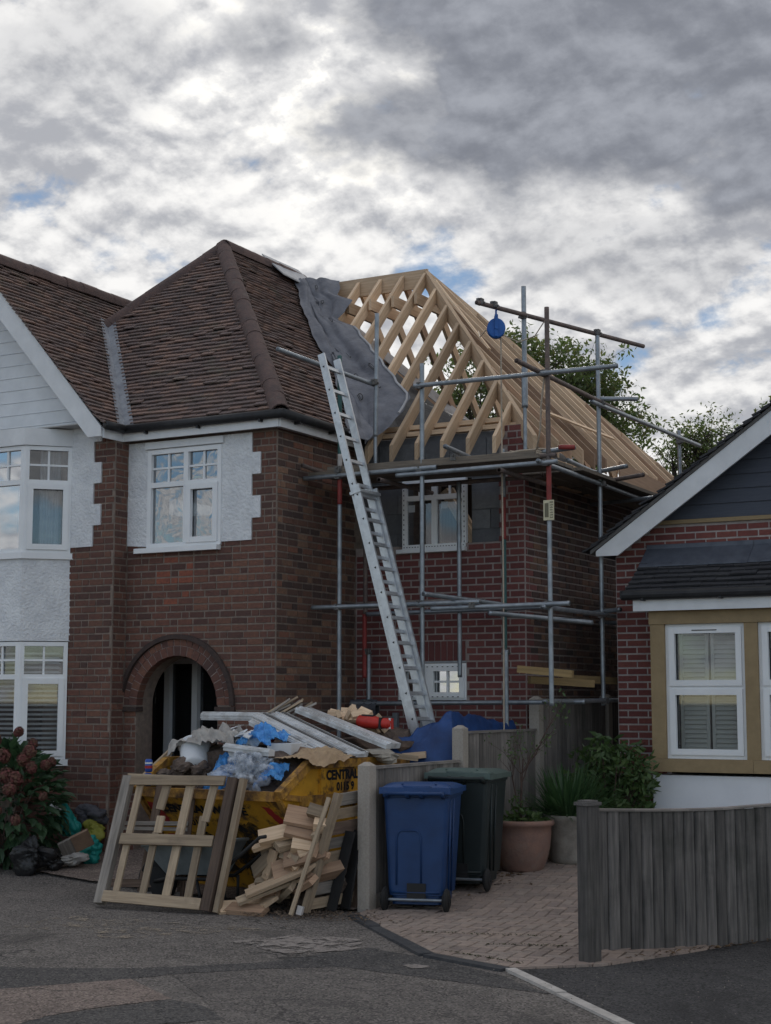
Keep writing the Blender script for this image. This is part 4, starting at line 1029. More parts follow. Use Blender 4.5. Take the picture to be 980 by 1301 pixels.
# transoms and loose tubes
for a, b, m in (((1.82, .30, 4.30), (1.78, 1.60, 4.24), None), ((.16, .25, 4.22), (.14, 1.60, 4.14), m_rust), ((2.38, .38, 4.03), (2.38, 1.7, 4.03), m_rust), ((1.0, .40, 4.03), (1.0, 1.6, 4.03), m_rust),
                ((1.70, .05, 2.80), (2.05, 1.45, 2.74), None), ((2.2, .5, 2.62), (2.9, 1.5, 2.55), None), ((2.55, 1.75, 4.30), (2.50, 4.3, 4.22), None), ((2.05, 2.7, 4.24), (3.05, 2.2, 4.26), None), ((2.05, 2.85, 4.16), (3.15, 2.45, 4.19), m_rust),
                ((2.0, 3.6, 4.05), (3.0, 3.3, 4.05), None), ((2.15, .9, 4.24), (3.05, .72, 4.25), None), ((2.0, 3.8, 2.66), (2.9, 3.6, 2.66), None), ((2.45, 2.45, 2.70), (2.95, 2.2, 2.72), None), ((.22, -.35, 5.35), (.60, 1.02, 5.18), None)): pole(a, b, m)
pole((2.92, .62, 4.25), (3.06, .70, 4.25), m_redp)
# couplers
def coupler(p, ax):
    p = V(p); mb = MB(); ax = V(ax).normalized(); sx = Z if abs(ax.z) < .9 else X
    mb.tube(p-ax*.03, p+ax*.03, .037, 10); mb.bar(p-Z*.032, p+Z*.032, .07, .058, up=ax); mb.tube(p+Y*-.05+Z*.02, p+Y*.03+Z*.02, .012, 6); mb.tube(p+X*.055-Z*.015, p-X*.05-Z*.015, .012, 6)
    mb.build('coupler', m_clamp, scaf)
for p in ((.44, .52, 4.12), (1.42, .52, 4.12), (2.82, .54, 4.09), (.44, .52, 2.73), (1.42, .52, 2.735), (2.82, .54, 2.69), (2.02, .50, 2.70), (1.42, .52, 5.0), (2.80, .57, 5.0), (2.73, 2.30, 5.0), (2.73, 2.30, 4.10), (2.70, 2.30, 5.79), (2.31, 1.16, 5.78), (2.72, 2.25, 2.67), (.62, .98, 5.20), (.44, .52, 4.19), (1.80, .55, 4.22), (2.64, 5.25, 5.01), (1.97, 1.38, 1.74), (1.97, 1.39, 2.26), (.28, 1.40, 1.73), (.28, 1.42, 2.29), (2.2, .68, 5.80), (2.13, .50, 5.80), (2.72, 2.30, 1.75)): coupler(p, Z)
# planks
for k in range(4):
    v = .62+.235*k; mb = MB(); mb.bar((.05+.1*random.random(), v, 4.165+.004*k), (2.74, v+.01, 4.165), .222, .036, up=Z); mb.build('scaffold_board', m_board, scaf)
for k in range(3):
    u = 2.17+.235*k-.0; mb = MB(); mb.bar((u+.05, 1.56, 4.168), (u, 5.4, 4.17), .222, .036, up=Z); mb.build('scaffold_board', m_board, scaf)
mb = MB(); mb.bar((.3, .54, 4.205), (2.70, .55, 4.195), .036, .05); mb.build('scaffold_board', m_board, scaf)
mb = MB(); mb.bar((.5, .92, 4.205), (1.5, 1.0, 4.205), .20, .036); mb.build('scaffold_board', m_board, scaf)
for v0 in (1.75, 2.55, 3.35): mb = MB(); mb.bar((2.11, v0, 4.138), (2.13, v0+.55, 4.138), .075, .02); mb.build('scaffold_board', m_newb, scaf)
# things hung on the scaffold
tg = thing('scaffold_tag', 'cream inspection tag fixed to the red and grey corner pole', 'tag', (2.82, .57, 3.53))
mb = MB(); mb.box(2.775, 2.885, .560, .572, 3.52, 3.72); mb.build('tag_plate', m_tag, tg)
mb = MB()
for k in range(7):
    z = 3.54+.025*k
    for q in range(3): mb.box(2.845+.012*q, 2.845+.012*q+.008, .5575, .5595, z, z+random.uniform(.008, .017))
mb.box(2.79, 2.83, .5575, .5595, 3.55, 3.69); mb.build('tag_print', mat('tag_print', (.16, .15, .10), None, .8), tg, kind='stuff')
gw = thing('gin_wheel', 'blue pulley wheel hanging from the top scaffold tube', 'pulley', (2.19, .73, 5.45))
mb = MB(); mb.surf(lambda a, b: V((2.20, .73, 5.56))+V((RT.x, RT.y, 0))*cos(2*pi*a)*[.0, .085, .10, .085, .10, .085, 0][round(b*6)]*.95+Z*sin(2*pi*a)*[0, .085, .10, .085, .10, .085, 0][round(b*6)]*1.05+FW0*[-.03, -.03, -.028, 0, .028, .03, .03][round(b*6)], 28, 6, True)
mb.build('wheel', m_pulley, gw, smooth=True)
c0 = V((2.20, .73, 0)); mb = MB()
for s in (-.042, .042): mb.bar(c0+FW0*s+Z*5.47, c0+FW0*s+Z*5.70, .035, .012, up=FW0)
mb.bar(c0+Z*5.69-FW0*.05, c0+Z*5.69+FW0*.05, .03, .02); mb.ring([c0+Z*5.70, c0+Z*5.75, c0+Z*5.80+RT*.03, c0+Z*5.82, c0+Z*5.79-RT*.03], .011, 8)
mb.tube(c0+Z*5.56-FW0*.06, c0+Z*5.56+FW0*.06, .018, 8); mb.build('bracket', m_pulley, gw)
rp_ = MB(); rp_.ring([(2.24, .75, 5.56), (2.235, .77, 5.45), (2.22, .80, 4.2), (2.205, .84, 3.0), (2.17, .90, 1.5), (2.15, .93, .40)], .0085, 6); rp_.ring([(2.16, .72, 5.56), (2.0, .9, 5.60), (1.6, 1.6, 5.72), (1.2, 2.4, 6.0)], .006, 5)
rp_.ring([(2.24, .75, 5.50), (2.40, .85, 5.42), (2.6, .8, 5.45), (2.80, .64, 5.58)], .006, 5)
tag(rp_.build('hoist_rope', m_rope, smooth=True), 'long pale rope hanging straight down from the blue pulley', 'rope')
cr = MB(); cr.ring([(2.79, .60, 5.0), (2.74, .62, 4.7), (2.70, .68, 4.45), (2.62, .75, 4.24)], .010, 6)
rd = random.Random(4); pts = []
for k in range(150): a = k*.62; pts.append(V((2.45+.30*cos(a)*rd.uniform(.5, 1)+.08*sin(k*.05), .82+.10*sin(a)*rd.uniform(.5, 1), 4.20+.035*rd.random()+k*.0003)))
cr.ring(pts, .011, 5); tag(cr.build('coiled_rope', m_rope, smooth=True), 'loose coils of pale rope lying on the scaffold platform corner', 'rope')
cl = MB(); wv = wob(5, 5)
cl.surf(lambda a, b: V((.10+.34*a, 1.37+(.045*sin(pi*(b-.5)*1.0)*2 if .3 < b < .7 else (-.05 if b < .5 else .05))+.012*wv(a*2, b*2), 1.765-abs(b-.5)*.62*(1-.2*a)+.01*wv(a*3, b))), 24, 24)
tag(cl.build('dark_cloth', m_greycl, smooth=True), 'dark grey cloth thrown over the lowest scaffold tube', 'cloth')

# ------------------------------------------------------------------ extending ladder
lad = thing('ladder', 'long aluminium extending ladder leaning up to the scaffold in front of the extension', 'ladder', (1.90, .28, .15))
def onlad(z, off=0): return V((1.53-(z-1.52)*.277, 0, z))+V((-.963, 0, -.267))*-off*-1
def lx(z, off): p = V((1.53-(z-1.52)*.277, 0, z)); return p+V((.963, 0, .267))*off
for (z0, z1, off, va, vb) in ((.16, 3.93, .045, .085, .465), (1.3, 5.36, 0, .115, .435)):
    for v in (va, vb):
        mb = MB(); a, b = lx(z0, off), lx(z1, off); mb.bar((a.x, v, a.z), (b.x, v, b.z), .026, .078, up=(.963, 0, .267)); mb.build('stile', m_alu, lad)
    z = z0+.14
    while z < z1-.05:
        p = lx(z, off); mb = MB(); mb.bar((p.x, va+.013, p.z), (p.x, vb-.013, p.z), .034, .026, up=(.963, 0, .267)); mb.build('rung', m_alu, lad)
        for v, s in ((va, -1), (vb, 1)):
            mb = MB(); mb.tube((p.x, v+s*.0132, p.z), (p.x, v+s*.0155, p.z), .015, 3); mb.build('rung_end', m_ink, lad)
        z += .252
mb = MB(); p = lx(3.86, .03); mb.bar((p.x, .06, p.z), (p.x, .49, p.z), .03, .13, up=(.963, 0, .267)); mb.build('bracket', m_alu, lad)

# ------------------------------------------------------------------ the bungalow on the right
bun = thing('bungalow', 'red brick bungalow end with white bargeboard, slate blue gable and buff stone bay window', 'house', (4.5, 2.4, .3))
W0 = 2.83; BV = 1.90
w = MB(); w.prism([V((u, 2.4, z)) for u, z in ((W0, 0), (9.0, 0), (9.0, 3.30), (5.95, 5.40), (W0, 3.30))], (0, .25, 0)); w.box(W0, W0+.25, 2.651, 8.0, 0, 3.3); w.box(8.75, 9.0, 2.651, 8.0, 0, 3.3); w.box(W0, 9.0, 8.0, 8.2, 0, 3.3); w.build('wall', m_rhmortar, bun)
pb = Pieces()
def bh(z):
    h = []
    if z < 2.70: h.append((3.37, 9))
    elif z < 3.40: h.append((3.20, 9))
    if z > 3.36: h.append((0, 2.90+(z-3.34)/.69))
    if z > 3.625: h.append((0, 9))
    return h
brick_wall(pb, 'front', 2.4, W0, 6.2, .2, 3.63, m_rhbrick, bh, 'stretcher', .5, odd=1, L0=.225)
pb.finish(bun, 'brick', 'brickwork', 300)
mb = MB(); mb.box(3.2, 6.6, 2.36, 2.399, 3.622, 3.664); mb.build('stone_band', m_stone, bun)
for k in range(12):
    z0 = 3.668+.149*k; z1 = z0+.147; a = 2.9+(z0-3.5)/.69
    if a > 5.8: break
    mb = MB(); b = a+.147/.69
    mb.hexa([(a, 2.375, z0), (11.9-a, 2.375, z0), (a, 2.399, z0), (11.9-a, 2.399, z0), (b, 2.388, z1), (11.9-b, 2.388, z1), (b, 2.399, z1), (11.9-b, 2.399, z1)]); mb.build('cladding_board', m_clad, bun)
TR_ = .70; E0 = (2.66, 3.335)
rl = 5.95; rz = 3.335+TR_*(rl-2.66)
for s in (1, -1):
    f = (lambda u: u) if s > 0 else (lambda u: 2*rl-u)
    mb = MB(); P = [V((f(u), 2.10, z)) for u, z in ((2.72, 3.29), (2.72, 3.345), (rl-.001, rz-.02), (rl-.001, rz-.27), (2.965, 3.29))]
    mb.prism(P if s < 0 else P[::-1], (0, .03, 0)); mb.build('bargeboard', m_fascia, bun)
    mb = MB(); P = [V((f(u), 2.085, z)) for u, z in ((2.66, 3.31), (2.66, 3.352), (rl, rz+.012), (rl, rz-.02))]
    mb.prism(P if s < 0 else P[::-1], (0, .31, 0)); mb.build('verge_strip', m_verge, bun)
mb = MB(); mb.box(2.725, 9.1, 2.131, 2.374, 3.30, 3.31); mb.build('soffit', m_soffit, bun) if False else None
dk = MB()
dk.add([(2.62, 2.09, 3.32), (rl, 2.09, rz+.0), (rl, 8.2, rz), (2.62, 8.2, 3.32)], [(0, 1, 2, 3)]); dk.add([(2*rl-2.62, 2.09, 3.32), (rl, 2.09, rz), (rl, 8.2, rz), (2*rl-2.62, 8.2, 3.32)], [(3, 2, 1, 0)]); dk.build('roof_deck', m_slate, bun)
pt = Pieces(); SB = math.sqrt(1+TR_*TR_)
roof_tiles(pt, (2.62, 4.455, 3.338), -Y, (1, 0, TR_), (-TR_, 0, 1), (rl-2.62)*SB, lambda s: [(0, 2.4)], m_slate, gauge=.115, w=.24, L=.2, th=.022, jit=.008)
# bay
S0 = 3.38
mb = MB(); mb.box(S0, 6.6, BV+.06, 2.399, 0, .995); mb.build('bay_plinth', m_smooth, bun)
mb = MB(); mb.box(S0, 6.6, BV, BV+.0595, .25, 1.0); mb.build('plinth_render', m_smooth, bun)
mb = MB(); mb.box(3.31, 4.44, BV-.06, BV+.2, 1.035, 1.165); mb.build('stone_sill', m_stone, bun)
mb = MB(); mb.box(4.443, 6.7, BV-.06, BV+.2, 1.035, 1.165); mb.build('stone_sill', m_stone, bun)
mb = MB(); mb.box(S0-.01, 6.62, BV-.012, 2.399, 2.535, 2.685); mb.build('stone_lintel', m_stone, bun)
for a, b in ((S0, 3.53), (4.365, 4.50), (5.335, 5.47), (6.305, 6.5)):
    mb = MB(); mb.box(a, b, BV, BV+.18, 1.166, 2.534); mb.build('stone_jamb', m_stone, bun)
mb = MB(); mb.box(S0, S0+.1, BV+.181, 2.399, 1.166, 2.534); mb.build('bay_cheek', m_stone, bun)
sl = None
for a, b in ((3.53, 4.365), (4.50, 5.335), (5.47, 6.305)):
    wn = window(bun, (a, BV+.10, 0), X, -Y, b-a, 1.166, 2.534, [0, b-a], 1.885, sash=(0, 100), fr=.05, depth=.06)
    mb = MB(); c = (a+b)/2; mb.box(c-.13, c+.13, BV+.018, BV+.038, 2.462, 2.472); mb.build('trickle_vent', m_verge, wn)
    for z0, z1 in ((1.25, 1.84), (1.92, 2.46)):
        for h in (0, 1):
            p, q = (a+.10, c-.012) if h == 0 else (c+.012, b-.10)
            mb = MB(); mb.box(p, p+.035, BV+.185, BV+.21, z0, z1); mb.box(q-.035, q, BV+.185, BV+.21, z0, z1); mb.box(p+.0355, q-.0355, BV+.186, BV+.209, z0, z0+.03); mb.box(p+.0355, q-.0355, BV+.186, BV+.209, z1-.03, z1)
            mb.build('shutter_frame', m_shutter, wn)
            z = z0+.05
            while z < z1-.04:
                if sl is None:
                    s_ = MB(); s_.obox((0, 0, 0), X, (Y*.5+Z*.866), (Z*.5-Y*.866), -.5, .5, -.026, .026, -.003, .003); sl = s_.mesh('shutter_slat', m_shutter)
                o = link('shutter_slat', sl, wn, ((p+q)/2, BV+.197, z)); o.scale = (q-p-.072, 1, 1); z += .047
mb = MB(); mb.box(S0+.1, 6.5, BV+.30, BV+.31, 1.0, 2.55); mb.build('room_dark_backing', m_dark, bun)  # thin panel, its near-black colour stands for the shade indoors
mb = MB(); mb.box(3.235, 6.7, 1.80, 1.825, 2.67, 2.825); mb.build('fascia', m_fascia, bun)
mb = MB(); mb.box(3.24, 6.7, 1.8255, 2.39, 2.688, 2.70); mb.build('soffit', m_soffit, bun)
mb = MB(); mb.tube((3.13, 1.765, 2.835), (6.7, 1.765, 2.835), .052, 12); mb.box(3.125, 3.14, 1.71, 1.82, 2.80, 2.88); mb.build('gutter', m_gutter, bun, smooth=False)
mb = MB()
for u in (3.36, 4.18, 5.0): mb.box(u-.015, u+.015, 1.73, 1.80, 2.775, 2.80)
mb.build('gutter_bracket', m_gutter, bun)
mb = MB(); mb.hexa([(3.16, 1.80, 2.83), (6.7, 1.80, 2.83), (3.18, 2.399, 2.83), (6.7, 2.399, 2.83), (3.16, 1.80, 2.85), (6.7, 1.80, 2.85), (3.18, 2.399, 3.33), (6.7, 2.399, 3.33)]); mb.build('bay_roof_deck', m_slate, bun)
ub = V((0, .6, .48)).normalized()
roof_tiles(pt, (3.14, 1.80, 2.862), X, ub, (0, -ub.z, ub.y), .56, lambda s: [(.0+s*.08, 3.5)], m_slate, gauge=.085, w=.27, L=.14, th=.022, jit=.003)
pt.finish(bun, 'roof_tile', 'tile_courses', 300)
for k in range(3):
    a, b = 3.19+1.17*k, 3.19+1.17*(k+1)-.004; j = .004*(k % 2)
    mb = MB(); mb.hexa([(a, 2.12, 3.155+j), (b, 2.12, 3.155+j), (a, 2.385, 3.36), (b, 2.385, 3.36), (a, 2.12, 3.165+j), (b, 2.12, 3.165+j), (a, 2.385, 3.372), (b, 2.385, 3.372)]); mb.hexa([(a, 2.375, 3.30), (b, 2.375, 3.30), (a, 2.398, 3.30), (b, 2.398, 3.30), (a, 2.38, 3.41), (b, 2.38, 3.41), (a, 2.398, 3.415), (b, 2.398, 3.415)])
    mb.build('lead_flashing', m_leaddk, bun)

# ------------------------------------------------------------------ trees behind the houses
def leaves(mb, c, r, n, size, rd, droop=.3, width=.42):
    for _ in range(n):
        while True:
            d = V((rd.uniform(-1, 1), rd.uniform(-1, 1), rd.uniform(-1, 1)))
            if d.length < 1: break
        p = c+V((d.x*r[0], d.y*r[1], d.z*r[2]))
        a = V((rd.uniform(-1, 1), rd.uniform(-1, 1), rd.uniform(-1, .6)-droop)).normalized(); b = a.cross(V((rd.uniform(-1, 1), rd.uniform(-1, 1), rd.uniform(-1, 1)))).normalized()
        L = size*rd.uniform(.6, 1.3); W = L*width
        mb.add([p, p+a*L*.5+b*W*.5, p+a*L, p+a*L*.5-b*W*.5], [(0, 1, 2, 3)])
def tree(label, base, top, crown, seed, nl, size, m=None, spread=.75, dens=38, cat='tree', group=None):
    """crown: ellipsoids (centre, radii, share); limbs reach to clumps of leaves spread through them"""
    rd = random.Random(seed); base = V(base); t = thing('broadleaf_tree', label, cat, base, group)
    tr = MB(); lf = MB(); H = top-base.z
    fork = base+Z*H*.42
    tr.ring([base, base+Z*H*.2+X*.05, fork], [.16, .13, .11], 10)
    for (c, r, share) in crown:
        c = V(c); r = V(r); mid = fork+(c-fork)*.55+V((rd.uniform(-.2, .2), rd.uniform(-.2, .2), 0)); tr.ring([fork, fork+(mid-fork)*.5+Z*.1, mid, c], [.085, .06, .045, .03], 7)
        n = int(nl*share)
        for k in range(n):
            while True:
                d = V((rd.uniform(-1, 1), rd.uniform(-1, 1), rd.uniform(-1, 1)))
                if .25 < d.length < 1: break
            q = c+V((d.x*r.x, d.y*r.y, d.z*r.z))*rd.uniform(.75, 1.08)
            s = mid+(c-mid)*rd.random(); m1 = s+(q-s)*.5+V((rd.uniform(-.15, .15), rd.uniform(-.15, .15), rd.uniform(0, .2)))
            tr.ring([s, m1, q], [.022, .014, .006], 4, cap=False)
            for b in range(3):
                e = q+V((rd.uniform(-.4, .4), rd.uniform(-.4, .4), rd.uniform(-.3, .3)))
                tr.ring([m1+(q-m1)*rd.uniform(.2, 1), e], [.008, .003], 3, cap=False)
                leaves(lf, e, (.22, .22, .17), dens//3, size, rd)
    tr.build('trunk', m_bark, t, smooth=True); lf.build('crown', m or m_tree, t)
    return t
b = V((-3.010, 12.761, 5.392))
tree('tall feathery green tree rising behind the open roof timbers', (b.x, b.y, .3), 9.2, [((-3.621, 12.201, 6.991), (1.5, 1.5, 1.1), 0.22), ((-4.342, 11.841, 6.700), (1, 1, 0.85), 0.12), ((-2.741, 12.577, 7.791), (1.15, 1.15, 0.75), 0.22), ((-1.857, 13.098, 7.573), (0.95, 0.95, 0.8), 0.2), ((-1.433, 13.450, 6.729), (0.75, 0.75, 0.8), 0.15), ((-2.493, 12.886, 6.555), (1.2, 1.2, 1), 0.09)], 11, 265, .11, spread=.8, dens=72)
b = V((-0.608, 16.361, 5.643))
tree('smaller green tree seen between the scaffold and the bungalow roof', (b.x, b.y, .3), 7.2, [((-0.609, 16.201, 6.793), (0.72, 0.72, 0.5), 0.5), ((-1.044, 16.016, 6.389), (0.45, 0.45, 0.35), 0.2), ((-0.152, 16.441, 6.886), (0.42, 0.42, 0.45), 0.2), ((-0.083, 16.544, 6.420), (0.5, 0.5, 0.4), 0.1)], 5, 70, .09, dens=54)
b = V((-0.114, 20.085, 5.679))
tree('tree top just showing over the right end of the bungalow roof', (b.x, b.y, .3), 7.8, [((0.301, 20.008, 7.895), (.42, .42, .30), 1)], 8, 45, .12, dens=40)

# ------------------------------------------------------------------ fence between the plots
FU = 2.19
def cpost(v, top, label):
    t = thing('concrete_post', label, 'fence post', (FU, v, gz(v)), 'concrete posts of the stepped boundary fence')
    mb = MB(); h = .057; zb = gz(v)-.02
    mb.box(FU-h, FU+h, v-h, v+h, zb, top-.03); mb.add([(FU-h, v-h, top-.0305), (FU+h, v-h, top-.0305), (FU+h, v+h, top-.0305), (FU-h, v+h, top-.0305), (FU-h*.3, v-h*.3, top), (FU+h*.3, v-h*.3, top), (FU+h*.3, v+h*.3, top), (FU-h*.3, v+h*.3, top)], [(0, 1, 5, 4), (1, 2, 6, 5), (2, 3, 7, 6), (3, 0, 4, 7), (4, 5, 6, 7)])
    mb.build('shaft', m_post, t)
    mb = MB(); mb.box(FU-.024, FU+.024, v-h-.003, v-h-.0005, zb+.05, top-.12); mb.build('slot', m_post, t)
cpost(-1.93, 1.235, 'front concrete fence post standing beside the blue bin')
cpost(-.14, 1.52, 'concrete fence post standing behind the two bins')
cpost(1.67, 1.80, 'concrete fence post behind the terracotta pot')
cpost(3.70, 1.83, 'farthest concrete fence post beside the bungalow wall')
def panel(v0, v1, top, zb, label, m):
    t = thing('fence_panel', label, 'fence panel', (FU, (v0+v1)/2, gz((v0+v1)/2)), 'featheredge panels of the stepped boundary fence')
    n = round((v1-v0)/.108); p = (v1-v0)/n; d0 = V((0, 0, 0))
    for k in range(n):
        v = v0+p*k; zt = top-.012+random.uniform(-.004, .003); j = random.uniform(-.003, .003); mb = MB()
        e = v+p-.006; mb.prism([V((FU-.004, v, zb)), V((FU+.008+j, v+.001, zb)), V((FU+.016+j, v+.010, zb)), V((FU+.022+j, e-.014, zb)), V((FU+.010+j, e-.001, zb)), V((FU-.004, e, zb))], (0, 0, zt-zb))
        mb.build('board', m, t)
    for z in (zb+.2, (zb+top)/2, top-.15): mb = MB(); mb.box(FU-.045, FU-.0045, v0, v1, z, z+.06); mb.build('rail', m, t)
    mb = MB(); mb.box(FU-.028, FU+.034, v0, v1, top-.0115, top+.012); mb.build('capping', m, t)
    mb = MB(); mb.box(FU-.02, FU+.02, v0, v1, gz(v0)-.1, zb-.002); mb.build('gravel_board', m_post, t)
panel(-1.865, -.205, 1.185, .13, 'lowest fence panel behind the bins, weathered grey', m_fence)
panel(-.075, 1.605, 1.45, .30, 'middle fence panel behind the terracotta pot, weathered grey', m_fence)
panel(1.735, 3.635, 1.765, .45, 'tallest fence panel behind the green shrub, weathered grey', m_fence)
panel(3.765, 5.3, 1.76, .45, 'dark far fence panel next to the bungalow corner', m_dkfence)
# near fence
nf = thing('garden_fence', 'dark weathered board fence with square post beside the footway', 'fence', (4.81, -3.5, 0))
nd = V((.450, .893, 0)); nn = V((.893, -.450, 0)); N0 = V((4.81, -3.50, 0))
mb = MB(); mb.obox(N0, nd, nn, Z, -.055, .055, -.05, .055, -.05, 1.045); mb.build('post', m_dkfence, nf)
mb = MB(); mb.obox(N0, nd, nn, Z, -.068, .068, -.063, .068, 1.0455, 1.068); q = N0; mb.obox(N0, nd, nn, Z, -.05, .05, -.045, .05, 1.0685, 1.08); mb.build('post_cap', m_dkfence, nf)
topz = lambda s: 1.005-.03*min(s, 1.2)/1.2-.012*sin(min(s/1.9, 1)*pi)
botz = lambda s: max(.085-.055*s/1.0, .012) if s < 1.2 else .012
s = .06; k = 0
while s < 4.2:
    w_ = .104+random.uniform(-.004, .004); zt = topz(s)+random.uniform(-.003, .003); zb = botz(s)+random.uniform(-.006, .006); j = random.uniform(-.003, .004); tl = random.uniform(-.004, .004)
    mb = MB(); P = lambda a, b, z: N0+nd*(a+tl*z)+nn*b+Z*z
    e = s+w_-.006
    mb.prism([P(s, .0, zb), P(s+.001, .012+j, zb), P(s+.010, .021+j, zb), P(e-.012, .024+j, zb), P(e-.001, .013+j, zb), P(e, .0, zb)], nd*0+Z*(zt-zb)); mb.build('board', m_dkfence, nf)
    s += w_; k += 1
for z in (.25, .78): mb = MB(); mb.obox(N0, nd, nn, Z, .06, 4.2, -.05, -.0005, z, z+.07); mb.build('rail', m_dkfence, nf)
mb = MB()
n = 24
for i in range(n):
    a, b = .058+4.15*i/n, .058+4.15*(i+1)/n; c = lambda s, y, z: N0+nd*s+nn*y+Z*(topz(s)+z)
    vs = [c(a, -.02, .002), c(b, -.02, .002), c(a, .035, .002), c(b, .035, .002), c(a, -.02, .02), c(b, -.02, .02), c(a, .035, .016), c(b, .035, .016)]; mb.add(vs, [(0, 2, 3, 1), (4, 5, 7, 6), (0, 1, 5, 4), (2, 6, 7, 3)] + ([(0, 4, 6, 2)] if i == 0 else []) + ([(1, 3, 7, 5)] if i == n-1 else []))
mb.build('capping_rail', m_fence, nf)

# ------------------------------------------------------------------ surfaces of the plots and the street
struct(sheet('driveway', rag([(-12, .6), (-2.34, -1.21), (-1.17, -1.53), (1.4, -2.05), (2.13, -2.05), (2.13, 6), (-12, 6)], .012), m_drive, .022))
struct(sheet('asphalt_patch', rag([(1.27, -5.57), (1.73, -5.39), (2.28, -5.09), (2.84, -4.53), (3.17, -3.60), (3.82, -3.86), (4.44, -4.17), (5.01, -4.63), (3.44, -4.41), (2.98, -4.74), (2.60, -5.18), (2.47, -5.45), (1.99, -6.12), (1.5, -6.6)], .015, .07, 3), m_dkroad, -.0035))
struct(sheet('worn_patch', rag([(1.5, -6.7), (1.99, -6.12), (2.47, -5.45), (3.10, -5.86), (2.88, -6.31), (2.79, -6.62), (2.86, -7.3), (1.8, -7.6)], .012, .06, 4), m_drive, -.0025))
struct(sheet('worn_patch', rag([(2.62, -5.20), (2.99, -4.76), (3.44, -4.41), (4.59, -4.86), (5.58, -5.6), (5.3, -6.9), (4.0, -7.2), (3.4, -5.9)], .012, .06, 5), m_midroad, -.003))
struct(sheet('asphalt_patch', rag([(2.80, -6.63), (3.11, -5.88), (3.38, -5.95), (3.72, -6.20), (3.48, -6.50), (3.43, -7.2), (2.9, -7.6)], .012, .06, 6), m_dkroad, -.0015))
struct(sheet('footway', [(4.47, -3.98), (5.70, -5.22), (7.6, -7.1), (30, -4), (30, 12), (7.4, 2.2), (4.87, -3.42), (4.80, -3.62)], m_pave, -.0005))
for nm, pl, sd in (('sand_smear', [(.2, -4.15), (.2, -3.35), (.95, -3.25), (1.0, -3.95)], 1), ('sand_smear', [(.9, -4.2), (1.15, -3.3), (1.9, -3.2), (1.7, -3.75), (1.3, -4.2)], 2), ('pale_patch', [(2.15, -3.85), (2.40, -3.35), (2.95, -3.35), (3.15, -3.75), (2.80, -4.15)], 3), ('pale_patch', [(3.70, -4.18), (3.80, -4.10), (3.95, -4.16), (3.86, -4.25)], 4), ('sand_smear', [(1.7, -3.35), (1.95, -3.2), (2.1, -3.28), (1.9, -3.45)], 5)):
    struct(sheet(nm, rag(pl, .035, .06, sd), m_sand if nm == 'sand_smear' else m_palep, .0005))
# white edging blocks and black kerb strip
def strip(name, p, q, w, z0, z1, m, n, kind='structure'):
    p, q = V(p+(0,)), V(q+(0,)); d = (q-p)/n; sx = V((d.y, -d.x, 0)).normalized()*w/2; par = None
    for i in range(n):
        a, b = p+d*(i+.006), p+d*(i+.994); j = V((random.uniform(-.004, .004), random.uniform(-.004, .004), random.uniform(-.003, .003)))
        mb = MB(); mb.hexa([a-sx+j+Z*z0, b-sx+j+Z*z0, a+sx+j+Z*z0, b+sx+j+Z*z0, a-sx*.94+j+Z*z1, b-sx*.94+j+Z*z1, a+sx*.94+j+Z*z1, b+sx*.94+j+Z*z1]); o = mb.build(name, m); o['kind'] = kind
strip('edging_kerb', (4.45, -4.0), (5.70, -5.26), .075, -.05, .012, m_line, 2); strip('edging_kerb', (5.71, -5.27), (7.6, -7.16), .075, -.05, .012, m_line, 3)
strip('kerb_strip', (2.27, -2.28), (3.70, -3.74), .11, -.05, .014, m_kerb, 3); strip('kerb_strip', (3.71, -3.75), (4.43, -4.03), .10, -.05, .012, m_kerb, 1)
# block paving in a herringbone
pvp = [(2.25, -2.22), (3.74, -3.70), (4.46, -3.98), (4.93, -3.58), (5.25, -2.8), (5.45, -2.2), (5.9, 1.85), (3.4, 1.9), (2.78, 2.38), (2.24, 4.5)]
pav = struct(sheet('paving', pvp, m_joint, .004))
def inside(x, y, poly):
    c = False
    for (x0, y0), (x1, y1) in zip(poly, poly[1:]+poly[:1]):
        if (y0 > y) != (y1 > y) and x < (x1-x0)*(y-y0)/(y1-y0)+x0: c = not c
    return c
mb = MB(); a, b, c = .0965, .0465, .006
mb.add([(-a, -b, 0), (a, -b, 0), (a, b, 0), (-a, b, 0), (-a+c, -b+c, .012), (a-c, -b+c, .012), (a-c, b-c, .012), (-a+c, b-c, .012)], [(4, 5, 6, 7), (0, 1, 5, 4), (1, 2, 6, 5), (2, 3, 7, 6), (3, 0, 4, 7)])
pme = mb.mesh('paving_block', m_pav); pvc = Pieces(); sl_ = math.atan(.085); GA = R(8)
